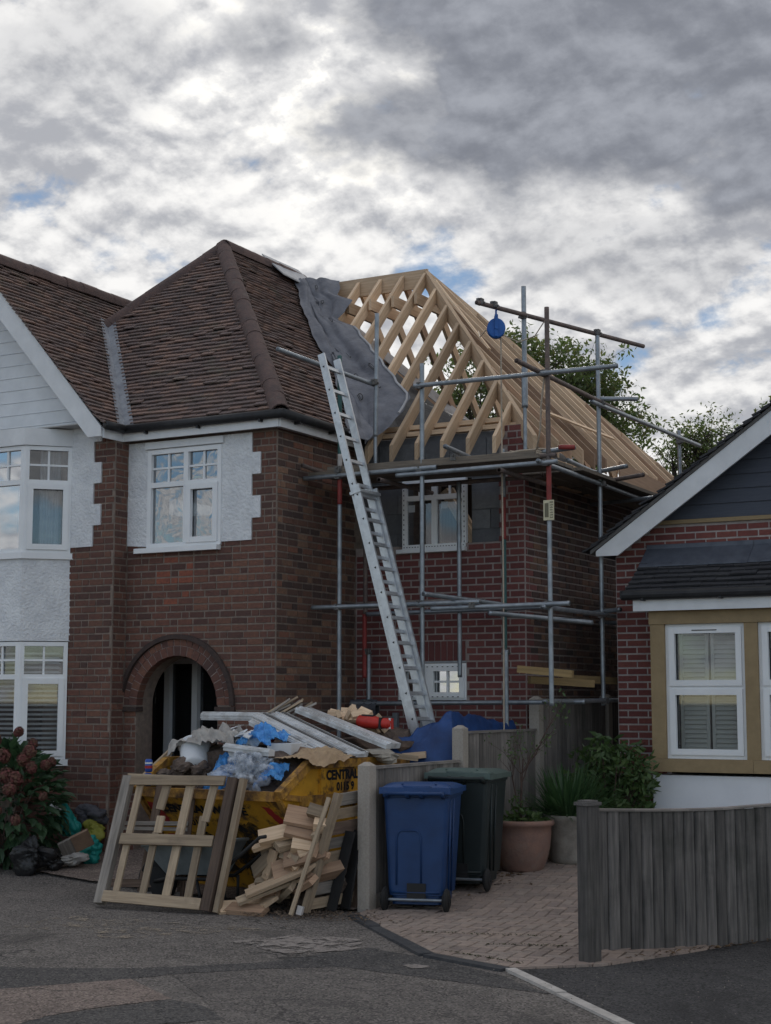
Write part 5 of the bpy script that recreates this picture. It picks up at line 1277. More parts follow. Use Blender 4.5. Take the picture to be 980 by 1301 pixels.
for i in range(-60, 60):
    for j in range(-60, 60):
        r = (i-j) % 4
        if r not in (0, 3): continue
        cx, cy = ((i+1)*.1, (j+.5)*.1) if r == 0 else ((i+.5)*.1, (j+1)*.1)
        x, y = 3.5+cx*cos(GA)-cy*sin(GA), -1+cx*sin(GA)+cy*cos(GA)
        ang = GA+(0 if r == 0 else pi/2); ca, sa = cos(ang), sin(ang)
        corn = [(x+dx*ca-dy*sa, y+dx*sa+dy*ca) for dx, dy in ((-.0965, -.0465), (.0965, -.0465), (.0965, .0465), (-.0965, .0465))]
        ins = [inside(p, q, pvp) for p, q in corn]
        if not any(ins): continue
        if not all(ins):
            pl_ = corn
            for (ax0, ay0), (ax1, ay1) in zip(pvp[:5], pvp[1:6]):      # cut along the street edges
                o_ = []
                for k in range(len(pl_)):
                    p, q = pl_[k], pl_[(k+1) % len(pl_)]; sd_ = lambda t: (ax1-ax0)*(t[1]-ay0)-(ay1-ay0)*(t[0]-ax0)
                    a_, b_ = sd_(p), sd_(q)
                    if a_ >= 0: o_.append(p)
                    if (a_ >= 0) != (b_ >= 0): t = a_/(a_-b_); o_.append((p[0]+(q[0]-p[0])*t, p[1]+(q[1]-p[1])*t))
                pl_ = o_
                if len(pl_) < 3: break
            if len(pl_) >= 3:
                cb_ = MB(); cb_.prism([V((p-x, q-y, -.004)) for p, q in pl_], (0, 0, .016)); pvc.put(cb_.mesh('paving_block', m_pav), (x, y, gz(y)+.004), Euler((0, 0, 0)))
            continue
        tilt = sl_ if -1.7 < y < 1.83 else 0
        rot = (Euler((tilt, 0, 0)).to_matrix() @ Euler((random.gauss(0, .008), random.gauss(0, .008), GA+(0 if r == 0 else pi/2)+random.gauss(0, .008))).to_matrix()).to_euler()
        pvc.put(pme, (x, y, gz(y)+.004+random.uniform(-.001, .003)), rot)
pvc.finish(pav, 'paving_block', 'far_paving', 300)
# litter on the ground
def scatter(name, n, fn, sz, m, seed, curl=.3, flat=True):
    rd = random.Random(seed); mb = MB()
    for _ in range(n):
        x, y = fn(rd); L = sz*rd.uniform(.5, 1.4); W = L*rd.uniform(.3, .7); t = rd.uniform(0, 6.3); a = V((cos(t), sin(t), rd.uniform(-curl, curl)))*L/2; b = V((-sin(t), cos(t), rd.uniform(-curl, curl)))*W/2; p = V((x, y, gz(y)+.018+rd.random()*.006)); h = Z*rd.uniform(.002, .008)
        mb.add([p-a, p-b+h, p+a, p+b+h], [(0, 1, 2, 3)])
    return mb.build(name, m, kind='stuff')
def gauss2(cx, cy, sx, sy, ang=0):
    def f(rd):
        a, b = rd.gauss(0, sx), rd.gauss(0, sy); return cx+a*cos(ang)-b*sin(ang), cy+a*sin(ang)+b*cos(ang)
    return f
o = scatter('wood_chips', 900, gauss2(1.9, -2.45, .35, .18), .03, m_chip, 2); tag(o, 'scatter of wood chips and dirt on the tarmac below the offcut pile', 'wood chips')
o = scatter('fallen_leaves', 170, gauss2(2.62, -.05, .14, .35), .05, m_fallen, 3); tag(o, 'dry fallen leaves on the paving between green bin and pot', 'leaves')
o = scatter('fallen_leaves', 130, lambda rd: (lambda s: ((N0+nd*s+nn*rd.uniform(.0, .14)).x, (N0+nd*s+nn*rd.uniform(.0, .14)).y))(rd.uniform(.3, 3)), .035, m_fallen, 4); tag(o, 'dead leaves and grit along the foot of the dark garden fence', 'leaves')
def moss(rd):
    t = rd.random(); p, q = ((3.2, -2.9), (4.25, -2.62)) if rd.random() < .4 else (((3.75, -3.6), (4.5, -3.85)) if rd.random() < .5 else ((3.9, -3.2), (4.45, -3.0))); return p[0]+(q[0]-p[0])*t+rd.gauss(0, .012), p[1]+(q[1]-p[1])*t+rd.gauss(0, .012)
o = scatter('moss', 260, moss, .022, m_moss, 6); tag(o, 'lines of moss in the joints of the block paving', 'moss')
o = scatter('grit', 900, lambda rd: (rd.uniform(-.5, 6.2), rd.uniform(-6.5, -2.7)), .012, m_grit, 8); tag(o, 'pale grit and crumbs scattered over the worn asphalt', 'grit')

# ------------------------------------------------------------------ wheelie bins
def bin_(name, label, loc, yaw, mb_, ml, group):
    t = thing(name, label, 'wheelie bin', loc, group, (0, 0, yaw)); L = lambda n_, b_, m_, s=False: link(n_, b_.mesh(n_, m_, s), t, world=False)
    H = .985
    def sec(z):
        k = (z-.06)/(H-.06); return .235+.05*k, -.30+.0*k, .24+.10*k       # half width, back y, front y
    def ringpts(z, ins=0):
        w, y0, y1 = sec(z); w -= ins; y0 += ins; y1 -= ins; r = .05; o = []
        for cx, cy, a0 in ((w-r, y1-r, 0), (-w+r, y1-r, 90), (-w+r, y0+r, 180), (w-r, y0+r, 270)):
            for i in range(5): a = R(a0+i*22.5); o.append(V((cx+r*cos(a), cy+r*sin(a), z)))
        return o
    b = MB(); zs = [.06, .13, .135, .30, .6, .9, .94, .945, H]; vs = []
    for i, z in enumerate(zs): vs += ringpts(z, -.012 if z >= .945 else (.02 if z < .131 else 0))
    n = 20; fs = [(i*n+k, i*n+(k+1) % n, (i+1)*n+(k+1) % n, (i+1)*n+k) for i in range(len(zs)-1) for k in range(n)]+[tuple(range(n-1, -1, -1))]
    b.add(vs, fs); body = L('body', b, mb_)
    b = MB()                                       # raised shield and corner ribs on the back
    for x0, x1, z0, z1 in ((-.15, .02, .70-.045, .70), (-.17, -.135, .20, .69), (.005, .04, .20, .69)): b.box(x0, x1, -.309, -.296, z0, z1) if False else None
    def pl(pts, w=.012):
        b.ring(pts, w, 6)
    pl([(-.165, -.302, .22), (-.165, -.303, .60), (-.15, -.303, .65), (-.12, -.303, .67), (.0, -.303, .67), (.03, -.303, .65), (.045, -.303, .60), (.045, -.302, .22)], .008)
    pl([(-.205, -.302, .16), (.20, -.302, .16)], .012)
    pl([(.262, -.22, .16), (.282, -.21, .92)], .010); pl([(.262, -.1, .16), (.282, -.06, .92)], .010)
    L('moulding', b, mb_, True)
    b = MB(); b.box(-.075, .085, -.312, -.296, .10, .235); L('recess_shade_plate', b, m_black)  # raised black plate; the shade of a recess is put into its colour
    b = MB(); b.tube((-.27, -.315, .10), (.27, -.315, .10), .013, 8); L('axle', b, m_galv)
    for s in (-1, 1):
        b = MB(); b.surf(lambda a, c: V((s*(.235+.055*c), -.315, .10))+V((0, cos(2*pi*a), sin(2*pi*a)))*[.05, .088, .10, .10, .088, .05][round(c*5)], 24, 5, True)
        wh = L('wheel', b, m_rubber); b = MB(); b.tube((s*.23, -.315, .10), (s*.294, -.315, .10), .052, 14); b.tube((s*.29, -.315, .10), (s*.30, -.315, .10), .02, 8); link('hub', b.mesh('hub', m_black), wh, world=False)
    b = MB()                                       # lid: shallow pitched tray with rim, hinged at the back
    def lid(a, c):
        x = (a-.5)*2*.302; y = -.335+c*.73; e = max(abs(a-.5)*2, abs(c-.5)*2); h = .035*(1-max(0, (abs(a-.5)*2-.62)/.38)**2)*(1-max(0, (abs(c-.55)*2-.7)/.3)**2)
        return V((x*(1 if c > .15 else .97), y, H+.022+h+.028*(1-c)-.012*(e > .985)))
    b.surf(lid, 28, 22); b.surf(lambda a, c: lid(a, c)-Z*.02, 28, 22)
    b.box(-.305, .305, .385, .40, H-.02, H+.02); b.box(-.305, .305, -.345, -.33, H-.012, H+.042); b.box(-.31, -.296, -.33, .385, H-.015, H+.03); b.box(.296, .31, -.33, .385, H-.015, H+.03)
    lidp = L('lid', b, ml)
    b = MB(); b.ring([(-.12, -.28, H+.066), (-.11, -.23, H+.072), (.15, -.23, H+.072), (.17, -.28, H+.066)], .008, 6); b.box(-.10, .13, -.34, -.30, H+.03, H+.056); link('lid_rib', b.mesh('lid_rib', ml, True), lidp, world=False)
    b = MB(); b.ring([(-.24, -.33, H-.04), (-.24, -.40, H-.005), (.24, -.40, H-.005), (.24, -.33, H-.04)], .016, 8)
    for x in (-.24, -.06, .06, .24): b.bar((x, -.31, H-.035), (x, -.40, H-.004), .03, .04)
    L('handle', b, mb_, True)
    return t
bin_('wheelie_bin', 'blue wheelie bin standing beside the front concrete fence post', (2.51, -1.52, 0), R(16), m_blue, m_bluelid, 'wheelie bins by the fence')
bin_('wheelie_bin', 'dark green wheelie bin with faded lid behind the blue one', (2.52, -.66, .088), R(10), m_green, m_greenlid, 'wheelie bins by the fence')

# ------------------------------------------------------------------ pots and plants
pot = thing('terracotta_pot', 'large weathered terracotta pot with a leafless sapling on the paving', 'plant pot', (2.68, .18, .16))
mb = MB(); mb.lathe((2.68, .18, .16), [(.0, .0), (.185, .0), (.198, .02), (.232, .10), (.262, .22), (.275, .34), (.276, .415), (.298, .425), (.306, .445), (.298, .472), (.268, .475), (.258, .44), (.0, .42)], 40); mb.build('bowl', m_terra, pot, smooth=True)
rd = random.Random(3); sp = MB()
base = V((2.67, .18, .58))
def twig(sp, p, d, L, r, dep):
    if dep == 0 or L < .06: return [p]
    q = p+d*L; m1 = p+d*L*.5+V((rd.uniform(-.02, .02), rd.uniform(-.02, .02), 0)); sp.ring([p, m1, q], [r, r*.8, r*.6], 5, cap=False); ends = [q]
    for _ in range(3 if dep > 2 else 2):
        s = p+(q-p)*rd.uniform(.45, 1); dd = (d+V((rd.uniform(-1, 1), rd.uniform(-1, 1), rd.uniform(-.2, .7)))*.75).normalized(); ends += twig(sp, s, dd, L*rd.uniform(.5, .75), r*.55, dep-1)
    return ends
ends = twig(sp, base, V((.02, .05, 1)).normalized(), .62, .012, 5)+twig(sp, base+Z*.05, V((-.25, .05, 1)).normalized(), .42, .008, 4)
pl_ = sp.build('sapling', m_twig, pot, smooth=True)
lf = MB()
for e in ends[::5]: leaves(lf, e, (.05, .05, .05), 3, .045, rd)
leaves(lf, V((2.68, .16, .64)), (.23, .21, .10), 240, .10, rd, 0); leaves(lf, V((2.66, .1, .85)), (.09, .09, .09), 25, .05, rd)
lf.build('foliage', m_leaf, pot)
pn = thing('stone_planter', 'pale stone planter holding a clump of strappy green leaves', 'planter', (3.0, .72, .2))
mb = MB(); mb.lathe((3.0, .74, .20), [(.0, .0), (.25, .0), (.255, .05), (.28, .25), (.31, .40), (.325, .42), (.325, .46), (.29, .46), (.0, .43)], 36); mb.build('bowl', m_stonepot, pn, smooth=True)
lf = MB()
for k in range(520):
    t = rd.uniform(0, 6.3); r0 = rd.uniform(0, .20); L = rd.uniform(.40, .78); el = rd.uniform(.35, 1.35); p = V((2.92+r0*cos(t), .72+r0*sin(t), .60)); o = V((cos(t), sin(t), 0)); sd = V((-sin(t), cos(t), 0))*rd.uniform(.006, .011)
    pts = [p+o*L*cos(el)*s+Z*(L*sin(el)*s-.30*L*s*s*(1.25-sin(el)*.6)) for s in (0, .3, .6, .85, 1)]
    vs = []; 
    for i, q in enumerate(pts): w_ = [1, 1.1, .9, .5, .05][i]; vs += [q-sd*w_, q+sd*w_]
    lf.add(vs, [(2*i, 2*i+1, 2*i+3, 2*i+2) for i in range(4)])
lf.build('foliage', m_strap, pn)
sh = thing('evergreen_shrub', 'bushy dark evergreen shrub against the bungalow corner and tall fence', 'shrub', (3.05, 1.5, .28))
st = MB(); lf = MB(); rd = random.Random(21)
for k in range(80):
    while True:
        d = V((rd.uniform(-1, 1), rd.uniform(-1, 1), rd.uniform(-1, 1)))
        if d.length < 1: break
    q = V((3.06+d.x*.42, 1.55+d.y*.34, .86+d.z*.52)); st.ring([V((3.05, 1.55, .28)), V((3.05+d.x*.15, 1.55+d.y*.15, .55)), q], [.014, .01, .004], 4, cap=False)
    leaves(lf, q, (.13, .13, .10), 34, .10, rd, -.1, .36)
st.build('stem', m_twig, sh); lf.build('foliage', m_leaf, sh)
hy = thing('hydrangea', 'large hydrangea with fading dusky pink flower heads in front of the bay window', 'hydrangea', (-2.55, -1.0, .08))
HC = V((-2.72, -1.05, .62)); st = MB(); rd = random.Random(31)
mb = MB(); mb.add([(0, 0, 0), (.042, -.038, .012), (.058, -.0, -.004), (.042, .038, .012), (.10, -.03, .006), (.15, 0, -.03), (.10, .03, .006), (.09, 0, -.008)], [(0, 1, 2), (0, 2, 3), (1, 4, 7, 2), (2, 7, 6, 3), (4, 5, 7), (7, 5, 6)]); hl = mb.mesh('leaf', m_hyleaf)
mb = MB()
for k in range(190):
    d = V((rd.gauss(0, 1), rd.gauss(0, 1), rd.gauss(.3, 1))).normalized(); p = d*rd.uniform(.055, .082); a = d.orthogonal().normalized(); b = d.cross(a); r_ = .017; tt = rd.random()
    a, b = a*cos(tt)+b*sin(tt), b*cos(tt)-a*sin(tt); mb.add([p, p+a*r_+d*.006, p+(a+b)*r_*.8, p+b*r_+d*.006, p+(b-a)*r_*.8, p-a*r_+d*.006, p-(a+b)*r_*.8, p-b*r_+d*.006, p+(a-b)*r_*.8], [(0, 1, 2), (0, 2, 3), (0, 3, 4), (0, 4, 5), (0, 5, 6), (0, 6, 7), (0, 7, 8), (0, 8, 1)])
fh = mb.mesh('flower_head', m_floret)
lfs = []
for k in range(1000):
    d = V((rd.gauss(0, 1), rd.gauss(0, 1), rd.gauss(.15, 1))).normalized(); r_ = rd.uniform(.72, 1.05); p = HC+V((d.x*.74*r_, d.y*.46*r_, d.z*.64*r_))
    if p.z < .1: p.z = .1+rd.random()*.2
    out = (d+V((rd.uniform(-.6, .6), rd.uniform(-.6, .6), rd.uniform(-.5, .2)))).normalized(); zz = (d*.6+Z+V((rd.uniform(-.4, .4), rd.uniform(-.4, .4), 0))); yy = zz.cross(out).normalized(); zz = out.cross(yy)
    lfs.append((p, Matrix((out, yy, zz)).transposed().to_euler(), rd.uniform(.85, 1.3)))
lfs.sort(key=lambda q: -(q[0]-HC).dot(CAM-HC)); rest = MB()
for i, (p, e, s) in enumerate(lfs):
    if i < 290: o = link('leaf', hl, hy, p, e); o.scale = (s, s, s)
    else:
        M = Matrix.LocRotScale(p, e, V((s, s, s))); rest.add([M @ q.co for q in hl.vertices], [tuple(f.vertices) for f in hl.polygons])
rest.build('inner_foliage', m_hyleaf, hy, kind='stuff')
for x, y, z, s in ((-2.088, -1.670, 1.015, 1.1), (-1.869, -1.581, 1.248, 1), (-2.023, -1.578, 1.441, 0.8), (-1.975, -1.419, 1.321, 0.8), (-2.097, -1.702, 1.210, 1.1), (-1.938, -1.697, 0.981, 1.15), (-1.864, -1.557, 1.093, 0.9), (-1.808, -1.413, 1.112, 0.8), (-1.819, -1.308, 1.140, 0.7), (-1.642, -1.626, 0.818, 0.65), (-1.822, -1.810, 0.595, 0.8), (-2.234, -1.684, 1.362, 1), (-2.241, -1.717, 0.743, 1), (-1.928, -1.794, 0.887, 1), (-2.035, -1.824, 0.680, 0.6), (-1.928, -1.603, 1.171, 1)):
    o = link('flower_head', fh, hy, (x, y, z), (rd.random()*3, rd.random()*3, rd.random()*3)); o.scale = (s*.88, s*.88, s*.75)
for k in range(14): st.ring([HC+V((rd.uniform(-.15, .15), rd.uniform(-.1, .1), -.58)), HC+V((rd.uniform(-.5, .5), rd.uniform(-.3, .3), rd.uniform(0, .4)))], [.012, .006], 5)
st.build('stem', m_twig, hy)

# ------------------------------------------------------------------ the skip
SA = R(-4); sax = V((cos(SA), sin(SA), 0)); say = V((-sin(SA), cos(SA), 0)); SO = V((-.096, -2.157, .0))
def S(x, y, z): return SO+sax*x+say*y+Z*z
skip = thing('skip', 'rusty yellow skip full of builders rubbish in front of the house', 'skip', S(.81, 1.55, .05))
W_ = 1.62; TK = .02
prof = [(0, .97), (.42, 1.215), (2.70, 1.215), (3.10, .97), (2.45, .06), (.75, .06)]
for x, s in ((0, 1), (W_, -1)):
    mb = MB(); P = [S(x, y, z) for y, z in prof]; mb.prism(P if s > 0 else P[::-1], sax*TK*s); mb.build('side_panel', m_yellow, skip)
def endp(y0, y1, name):
    mb = MB(); d = .02 if y1 > y0 else -.02
    mb.hexa([S(TK+.001, y0+d, .96), S(W_-TK-.001, y0+d, .96), S(TK+.001, y1+d, .06), S(W_-TK-.001, y1+d, .06), S(TK+.001, y0, .97), S(W_-TK-.001, y0, .97), S(TK+.001, y1, .06), S(W_-TK-.001, y1, .06)]) if False else \
    mb.hexa([S(TK+.001, y1, .06), S(W_-TK-.001, y1, .06), S(TK+.001, y1+d*1.2, .06), S(W_-TK-.001, y1+d*1.2, .06), S(TK+.001, y0, .96), S(W_-TK-.001, y0, .96), S(TK+.001, y0+d*1.2, .96), S(W_-TK-.001, y0+d*1.2, .96)])
    return mb.build(name, m_yellow, skip)
endp(.004, .754, 'front_panel'); endp(3.096, 2.446, 'rear_panel')
mb = MB(); mb.obox(SO, sax, say, Z, .02, W_-.02, .76, 2.44, .05, .07); mb.build('floor_panel', m_yelrim, skip)
# rims
for x in (0, W_):
    for (a, b) in zip(prof[:3], prof[1:4]):
        mb = MB(); mb.bar(S(x, a[0], a[1]-.02), S(x, b[0], b[1]-.02), .07, .075); mb.build('rim', m_yelrim, skip)
for y in (.0, 3.10): mb = MB(); mb.bar(S(.036, y, .94), S(W_-.036, y, .94), .075, .08); mb.build('rim', m_yelrim, skip)
sgn = W_+.001
mb = MB(); mb.bar(S(W_+.016, .30, .885), S(W_+.016, 2.80, .885), .03, .09, up=Z); mb.build('side_rib', m_yelrim, skip)
mb = MB(); mb.bar(S(W_+.012, .06, .935), S(W_+.012, .36, .90), .024, .05, up=Z); mb.build('side_rib', m_yelrim, skip)
for y in (.62, 1.60, 2.55): mb = MB(); mb.bar(S(W_+.014, y, .93), S(W_+.014, y, 1.17), .028, .07, up=say); mb.build('stiffener', m_yellow, skip)
for y in (.5, 2.6):
    mb = MB(); mb.tube(S(W_+.0, y, .60), S(W_+.10, y, .60), .035, 12); mb.tube(S(W_+.10, y, .60), S(W_+.115, y, .60), .055, 12); mb.build('lifting_lug', m_yelrim, skip)
for x in (.02, W_-.02): mb = MB(); mb.bar(S(x, .02, .92), S(x, .73, .09), .045, .03, up=say); mb.build('corner_strip', m_yelrim, skip)
# lettering and marks
fup = (S(0, 0, .96)-S(0, .75, .06)).normalized(); fo = lambda x, z: S(x, .004+.75*(.96-z)/.90, z)+(-say*.9-Z*.7).normalized()*.008
lettering('lettering', 'CENTRAL WASTE', .125, fo(.68, .765), sax, fup, m_ink, skip, .006)
lettering('lettering', '0115      900', .10, fo(.72, .645), sax, fup, m_ink, skip, .004)
so = lambda y, z: S(W_+.0035, y, z)
lettering('lettering', 'CENTRAL', .115, so(.70, 1.055), say, Z, m_ink, skip, .006, 'LEFT')
lettering('lettering', '0115 9', .10, so(.86, .955), say, Z, m_ink, skip, .005, 'LEFT')
def mark(pts, m, nm, amp=.006, sd=1):
    mb = MB(); q = rag(pts, amp, .03, sd); mb.add([fo(x, z)-(-say*.9-Z*.7).normalized()*.004 for x, z in q], [tuple(range(len(q)))]); mb.build(nm, m, skip)
mark([(1.36, .85), (1.44, .84), (1.56, .70), (1.58, .60), (1.50, .66), (1.40, .78)], m_redpaint, 'red_stripe'); mark([(1.44, .58), (1.50, .58), (1.58, .46), (1.57, .38), (1.50, .42)], m_redpaint, 'red_stripe')
mark([(.06, .85), (.14, .84), (.22, .70), (.20, .62), (.12, .70), (.06, .78)], m_redpaint, 'red_stripe'); mark([(.10, .55), (.2, .55), (.24, .40), (.16, .40)], m_redpaint, 'red_stripe')
mark([(.86, .60), (1.0, .68), (1.18, .68), (1.32, .55), (1.36, .38), (1.42, .2), (1.2, .10), (.92, .12), (.78, .34)], m_sootf, 'soot_mark', .03, 5); mark([(.25, .50), (.5, .60), (.72, .52), (.74, .2), (.5, .10), (.2, .14)], m_sootf, 'soot_mark', .03, 6)

# heap in the skip
wv = wob(41, 2.0); wv2 = wob(43, 7)
def heap(a, b):
    x, y = .03+1.56*a, .04+3.0*b; e = min(a, 1-a)*2; f = min(b, 1-b)*2
    z = (.93 if y < .45 else 1.12)+.24*min(e*2.2, 1)*min(f*2.5, 1)+(.06*wv(x*2, y*2)+.025*wv2(x*2, y*2))*min(e*4, 1)
    if y < .3: z = min(z, .90+.55*y+.05)
    return S(x, y, z)
mb = MB(); mb.surf(heap, 46, 80); o = mb.build('rubble_heap', m_rubble, kind='stuff'); tag(o, 'brown rubble and soil heaped inside the yellow skip', 'rubble')
def lump(name, label, cat, c, r, m, seed, amp=.3, group=None, smooth=False):
    mb = MB(); mb.blob(c, r, seed, amp, 22, crease=.6); return tag(mb.build(name, m, smooth=smooth), label, cat, group)
for k, (x, y, z, r) in enumerate(((.20, .22, 1.0, .11), (.40, .20, 1.01, .12), (.58, .22, 1.02, .12), (.12, .28, 1.08, .10), (.30, .32, 1.12, .12), (.50, .34, 1.12, .10), (.70, .3, 1.05, .09))):
    lump('clod', 'clod of brown earth and plaster heaped at the front of the skip', 'clod', S(x, y, z), (r, r*.9, r*.7), m_rubble, 60+k, .4, 'clods at the front of the skip')
lump('soil_mound', 'dark root matted soil lump at the back right of the skip', 'soil', S(1.36, 2.25, 1.28), (.26, .30, .20), m_rubble, 77, .45)
def frame_thing(label, p0, p1, w, h, m=m_oldupvc, up=(0, 0, 1), group='old white window frame lengths in the skip', grooves=2):
    t = thing('window_frame', label, 'window frame', (V(p0)+V(p1))/2, group); p0, p1 = V(p0), V(p1)
    mb = MB(); mb.bar(p0, p1, w, h, up=up); mb.build('profile', m, t)
    d = (p1-p0).normalized(); sx = d.cross(V(up)).normalized(); u = sx.cross(d).normalized()
    for k in range(grooves):
        mb = MB(); o = u*(h*(.18-.34*k)); mb.bar(p0+sx*(-w/2-.006)*(-1)+o, p1+sx*(w/2+.006)+o, .014, h*.16, up=up); mb.build('bead', m_oldupvc, t)
        mb = MB(); oo = sx*(w*(.2-.4*k))+u*(h/2+.005); mb.bar(p0+oo, p1+oo, w*.16, .012, up=up); mb.build('bead', m_verge if k else m_oldupvc, t)
    return t
frame_thing('old white frame length lying level across the back left of the skip', S(-.20, 1.2, 1.60), S(.60, 1.2, 1.595), .10, .07)
frame_thing('old white frame with grey glazing channel sloping down towards the right rim', S(.57, 1.10, 1.60), S(1.62, .95, 1.24), .20, .06, grooves=2)
frame_thing('wide white board lying uppermost on the rubbish, sloping to the right', S(.74, 1.55, 1.665), S(1.74, 1.62, 1.33), .27, .05, grooves=1)
frame_thing('old white frame with a grey panel lying between the channel frame and the wide board', S(.64, 1.30, 1.615), S(1.64, 1.22, 1.26), .22, .05, grooves=2)
frame_thing('second narrow white frame length lying along the front of the channel frame', S(.62, .92, 1.55), S(1.55, .78, 1.24), .09, .05, grooves=1)
frame_thing('thin white trim lying below the brown paper sack near the right rim', S(1.05, .9, 1.245), S(1.74, 1.15, 1.265), .06, .04, grooves=1)
frame_thing('short white frame corner standing upright over the clear plastic', S(.80, .40, 1.31), S(.93, .42, .99), .07, .06, up=say, grooves=1)
frame_thing('white frame top rail lying over the clear plastic near the front', S(.76, .36, 1.335), S(1.24, .40, 1.29), .10, .055, grooves=1)
def plank(label, p0, p1, w, h, m, up=(0, 0, 1), group=None, cat='plank', name='plank'):
    mb = MB(); mb.bar(p0, p1, w, h, up=up); return tag(mb.build(name, m), label, cat, group)
plank('pale batten lying along the right rim of the skip', S(1.15, .95, 1.36), S(1.86, 1.85, 1.21), .045, .05, m_pal)
plank('cardboard strip under the white frame above the paper sack', S(1.05, .62, 1.32), S(1.42, .72, 1.27), .12, .03, m_card, up=(-.3, -.8, .5), cat='cardboard')
plank('brown board end poking out over the left rim', S(.12, .5, 1.14), S(-.12, 1.1, 1.36), .16, .05, m_brown, up=(0, -.4, 1))
plank('pale narrow lath leaning at the left corner of the skip', S(-.10, .10, .98), S(-.02, .5, 1.28), .03, .05, m_pal)
plank('short brown board lying across the front of the channel frame', S(.98, .86, 1.43), S(1.20, .84, 1.35), .13, .03, m_brown)
plank('brown board lying flat under the grey panel at the left', S(.0, .9, 1.38), S(.5, 1.0, 1.40), .22, .03, m_brown)
mb = MB(); mb.surf(lambda a, b: S(.02+.52*a, .55+.5*b-.1*a, 1.20+.28*a+.10*b+.05*sin(a*4)), 12, 8); mb.surf(lambda a, b: S(.02+.52*a, .55+.5*b-.1*a, 1.19+.28*a+.10*b+.05*sin(a*4)), 12, 8); tag(mb.build('loose_board', m_white, smooth=True), 'pale thin panel sloping up behind the white bucket', 'board')
bk = thing('bucket', 'white plastic bucket tipped on its side under a dust sheet', 'bucket', S(.33, .40, 1.2)); rotm = Euler((R(-38), R(-26), R(8))).to_matrix()
mb = MB(); c = S(.34, .42, 1.24); prof2 = [(.0, -.13), (.115, -.13), (.12, -.10), (.14, .12), (.15, .13), (.148, .14), (.132, .13), (.11, -.11), (0, -.11)]
mb.surf(lambda a, b: c+rotm @ V((cos(2*pi*a)*prof2[round(b*8)][0], sin(2*pi*a)*prof2[round(b*8)][0], prof2[round(b*8)][1])), 28, 8, True); mb.build('shell', m_white, bk, smooth=True)
mb = MB(); mb.ring([c+rotm @ V((.15*cos(t/8*pi), .02+.14*sin(t/8*pi)*.4, .13+.10*sin(t/8*pi))) for t in range(9)], .004, 5); mb.build('handle', m_galv, bk)
w3 = wob(51, 4)
def cloth(name, label, cat, m, o, ax, ay, nx=60, ny=46, amp=.05, sag=.1, seed=1, dome=0.):
    w = wob(seed, 5); o, ax, ay = V(o), V(ax), V(ay); nz = ax.cross(ay).normalized(); nz = nz if nz.z > 0 else -nz
    mb = MB()
    mb.surf(lambda a, b: o+ax*(a+.06*w(b*3, 1))+ay*(b+.06*w(a*3, 2))+nz*(amp*(.7*w(a*2.2, b*2.2)+1.5*crumple((a*3.2+seed, b*2.6, 0), 1)+.7*crumple((a*8+seed, b*6.5, 2), 1))+dome*4*a*(1-a)*4*b*(1-b))-Z*sag*(a-.5)**2*4*.5, nx, ny)
    return tag(mb.build(name, m, smooth=True), label, cat)
cloth('dust_sheet', 'dirty grey dust sheet crumpled over the bucket', 'dust sheet', m_dust, S(.10, .70, 1.38), sax*.66+Z*.10, -say*.40-Z*.08, amp=.075, seed=2, dome=.05)
cloth('dust_sheet', 'torn pale sheet and plaster scraps right of the bucket', 'dust sheet', m_white, S(.52, .80, 1.40), sax*.40+Z*.06, -say*.28-Z*.10, amp=.05, seed=5, dome=.03)
cloth('blue_sheet', 'bright blue polythene sheet bunched on top of the rubbish', 'plastic sheet', m_bluesheet, S(.72, .80, 1.37), sax*.46+Z*.09, -say*.32-Z*.05, amp=.075, seed=8, dome=.10)
cloth('blue_sheet', 'blue polythene strip trailing down to the front rim', 'plastic sheet', m_bluesheet, S(.64, .42, 1.30), sax*.22-Z*.04, -say*.26-Z*.33, amp=.045, seed=11, dome=.02)
cloth('blue_sheet', 'small pale blue plastic scrap beside the right end of the clear bag', 'plastic sheet', m_bluesheet, S(1.18, .42, 1.14), sax*.28+Z*.08, -say*.2-Z*.12, amp=.04, seed=14, dome=.04)
mb = MB(); mb.blob(S(1.02, .26, 1.10), (.24, .17, .16), 5, .35, 90, crease=.75); tag(mb.build('clear_bag', m_clear, smooth=True), 'crumpled clear plastic bag slumped over the front rim', 'plastic bag')
mb = MB(); mb.blob(S(1.16, .34, 1.17), (.16, .12, .11), 9, .35, 70, crease=.75); tag(mb.build('clear_bag', m_clear, smooth=True), 'smaller clear plastic film under the white frame rail', 'plastic bag')
cloth('paper_sack', 'flattened brown paper sack lying over the right side rim', 'paper sack', m_paper, S(1.28, 1.0, 1.30), sax*.46-Z*.03, -say*.66-Z*.04, amp=.035, seed=17, dome=.05)
cloth('red_rag', 'dark red cloth in the middle of the rubbish', 'cloth', mat('red_cloth', (.20, .012, .018), (.14, .01, .014), .9, 9), S(.66, .95, 1.45), sax*.22-Z*.02, -say*.16-Z*.04, 24, 20, .03, seed=19, dome=.03)
bx = MB(); bx.hexa([S(1.10, .55, 1.27), S(1.32, .58, 1.27), S(1.08, .78, 1.27), S(1.30, .80, 1.27), S(1.08, .53, 1.37), S(1.34, .56, 1.37), S(1.07, .80, 1.37), S(1.32, .83, 1.37)]); tag(bx.build('white_tray', m_white), 'white plastic tray beside the blue sheet', 'tray')
scr = random.Random(9)
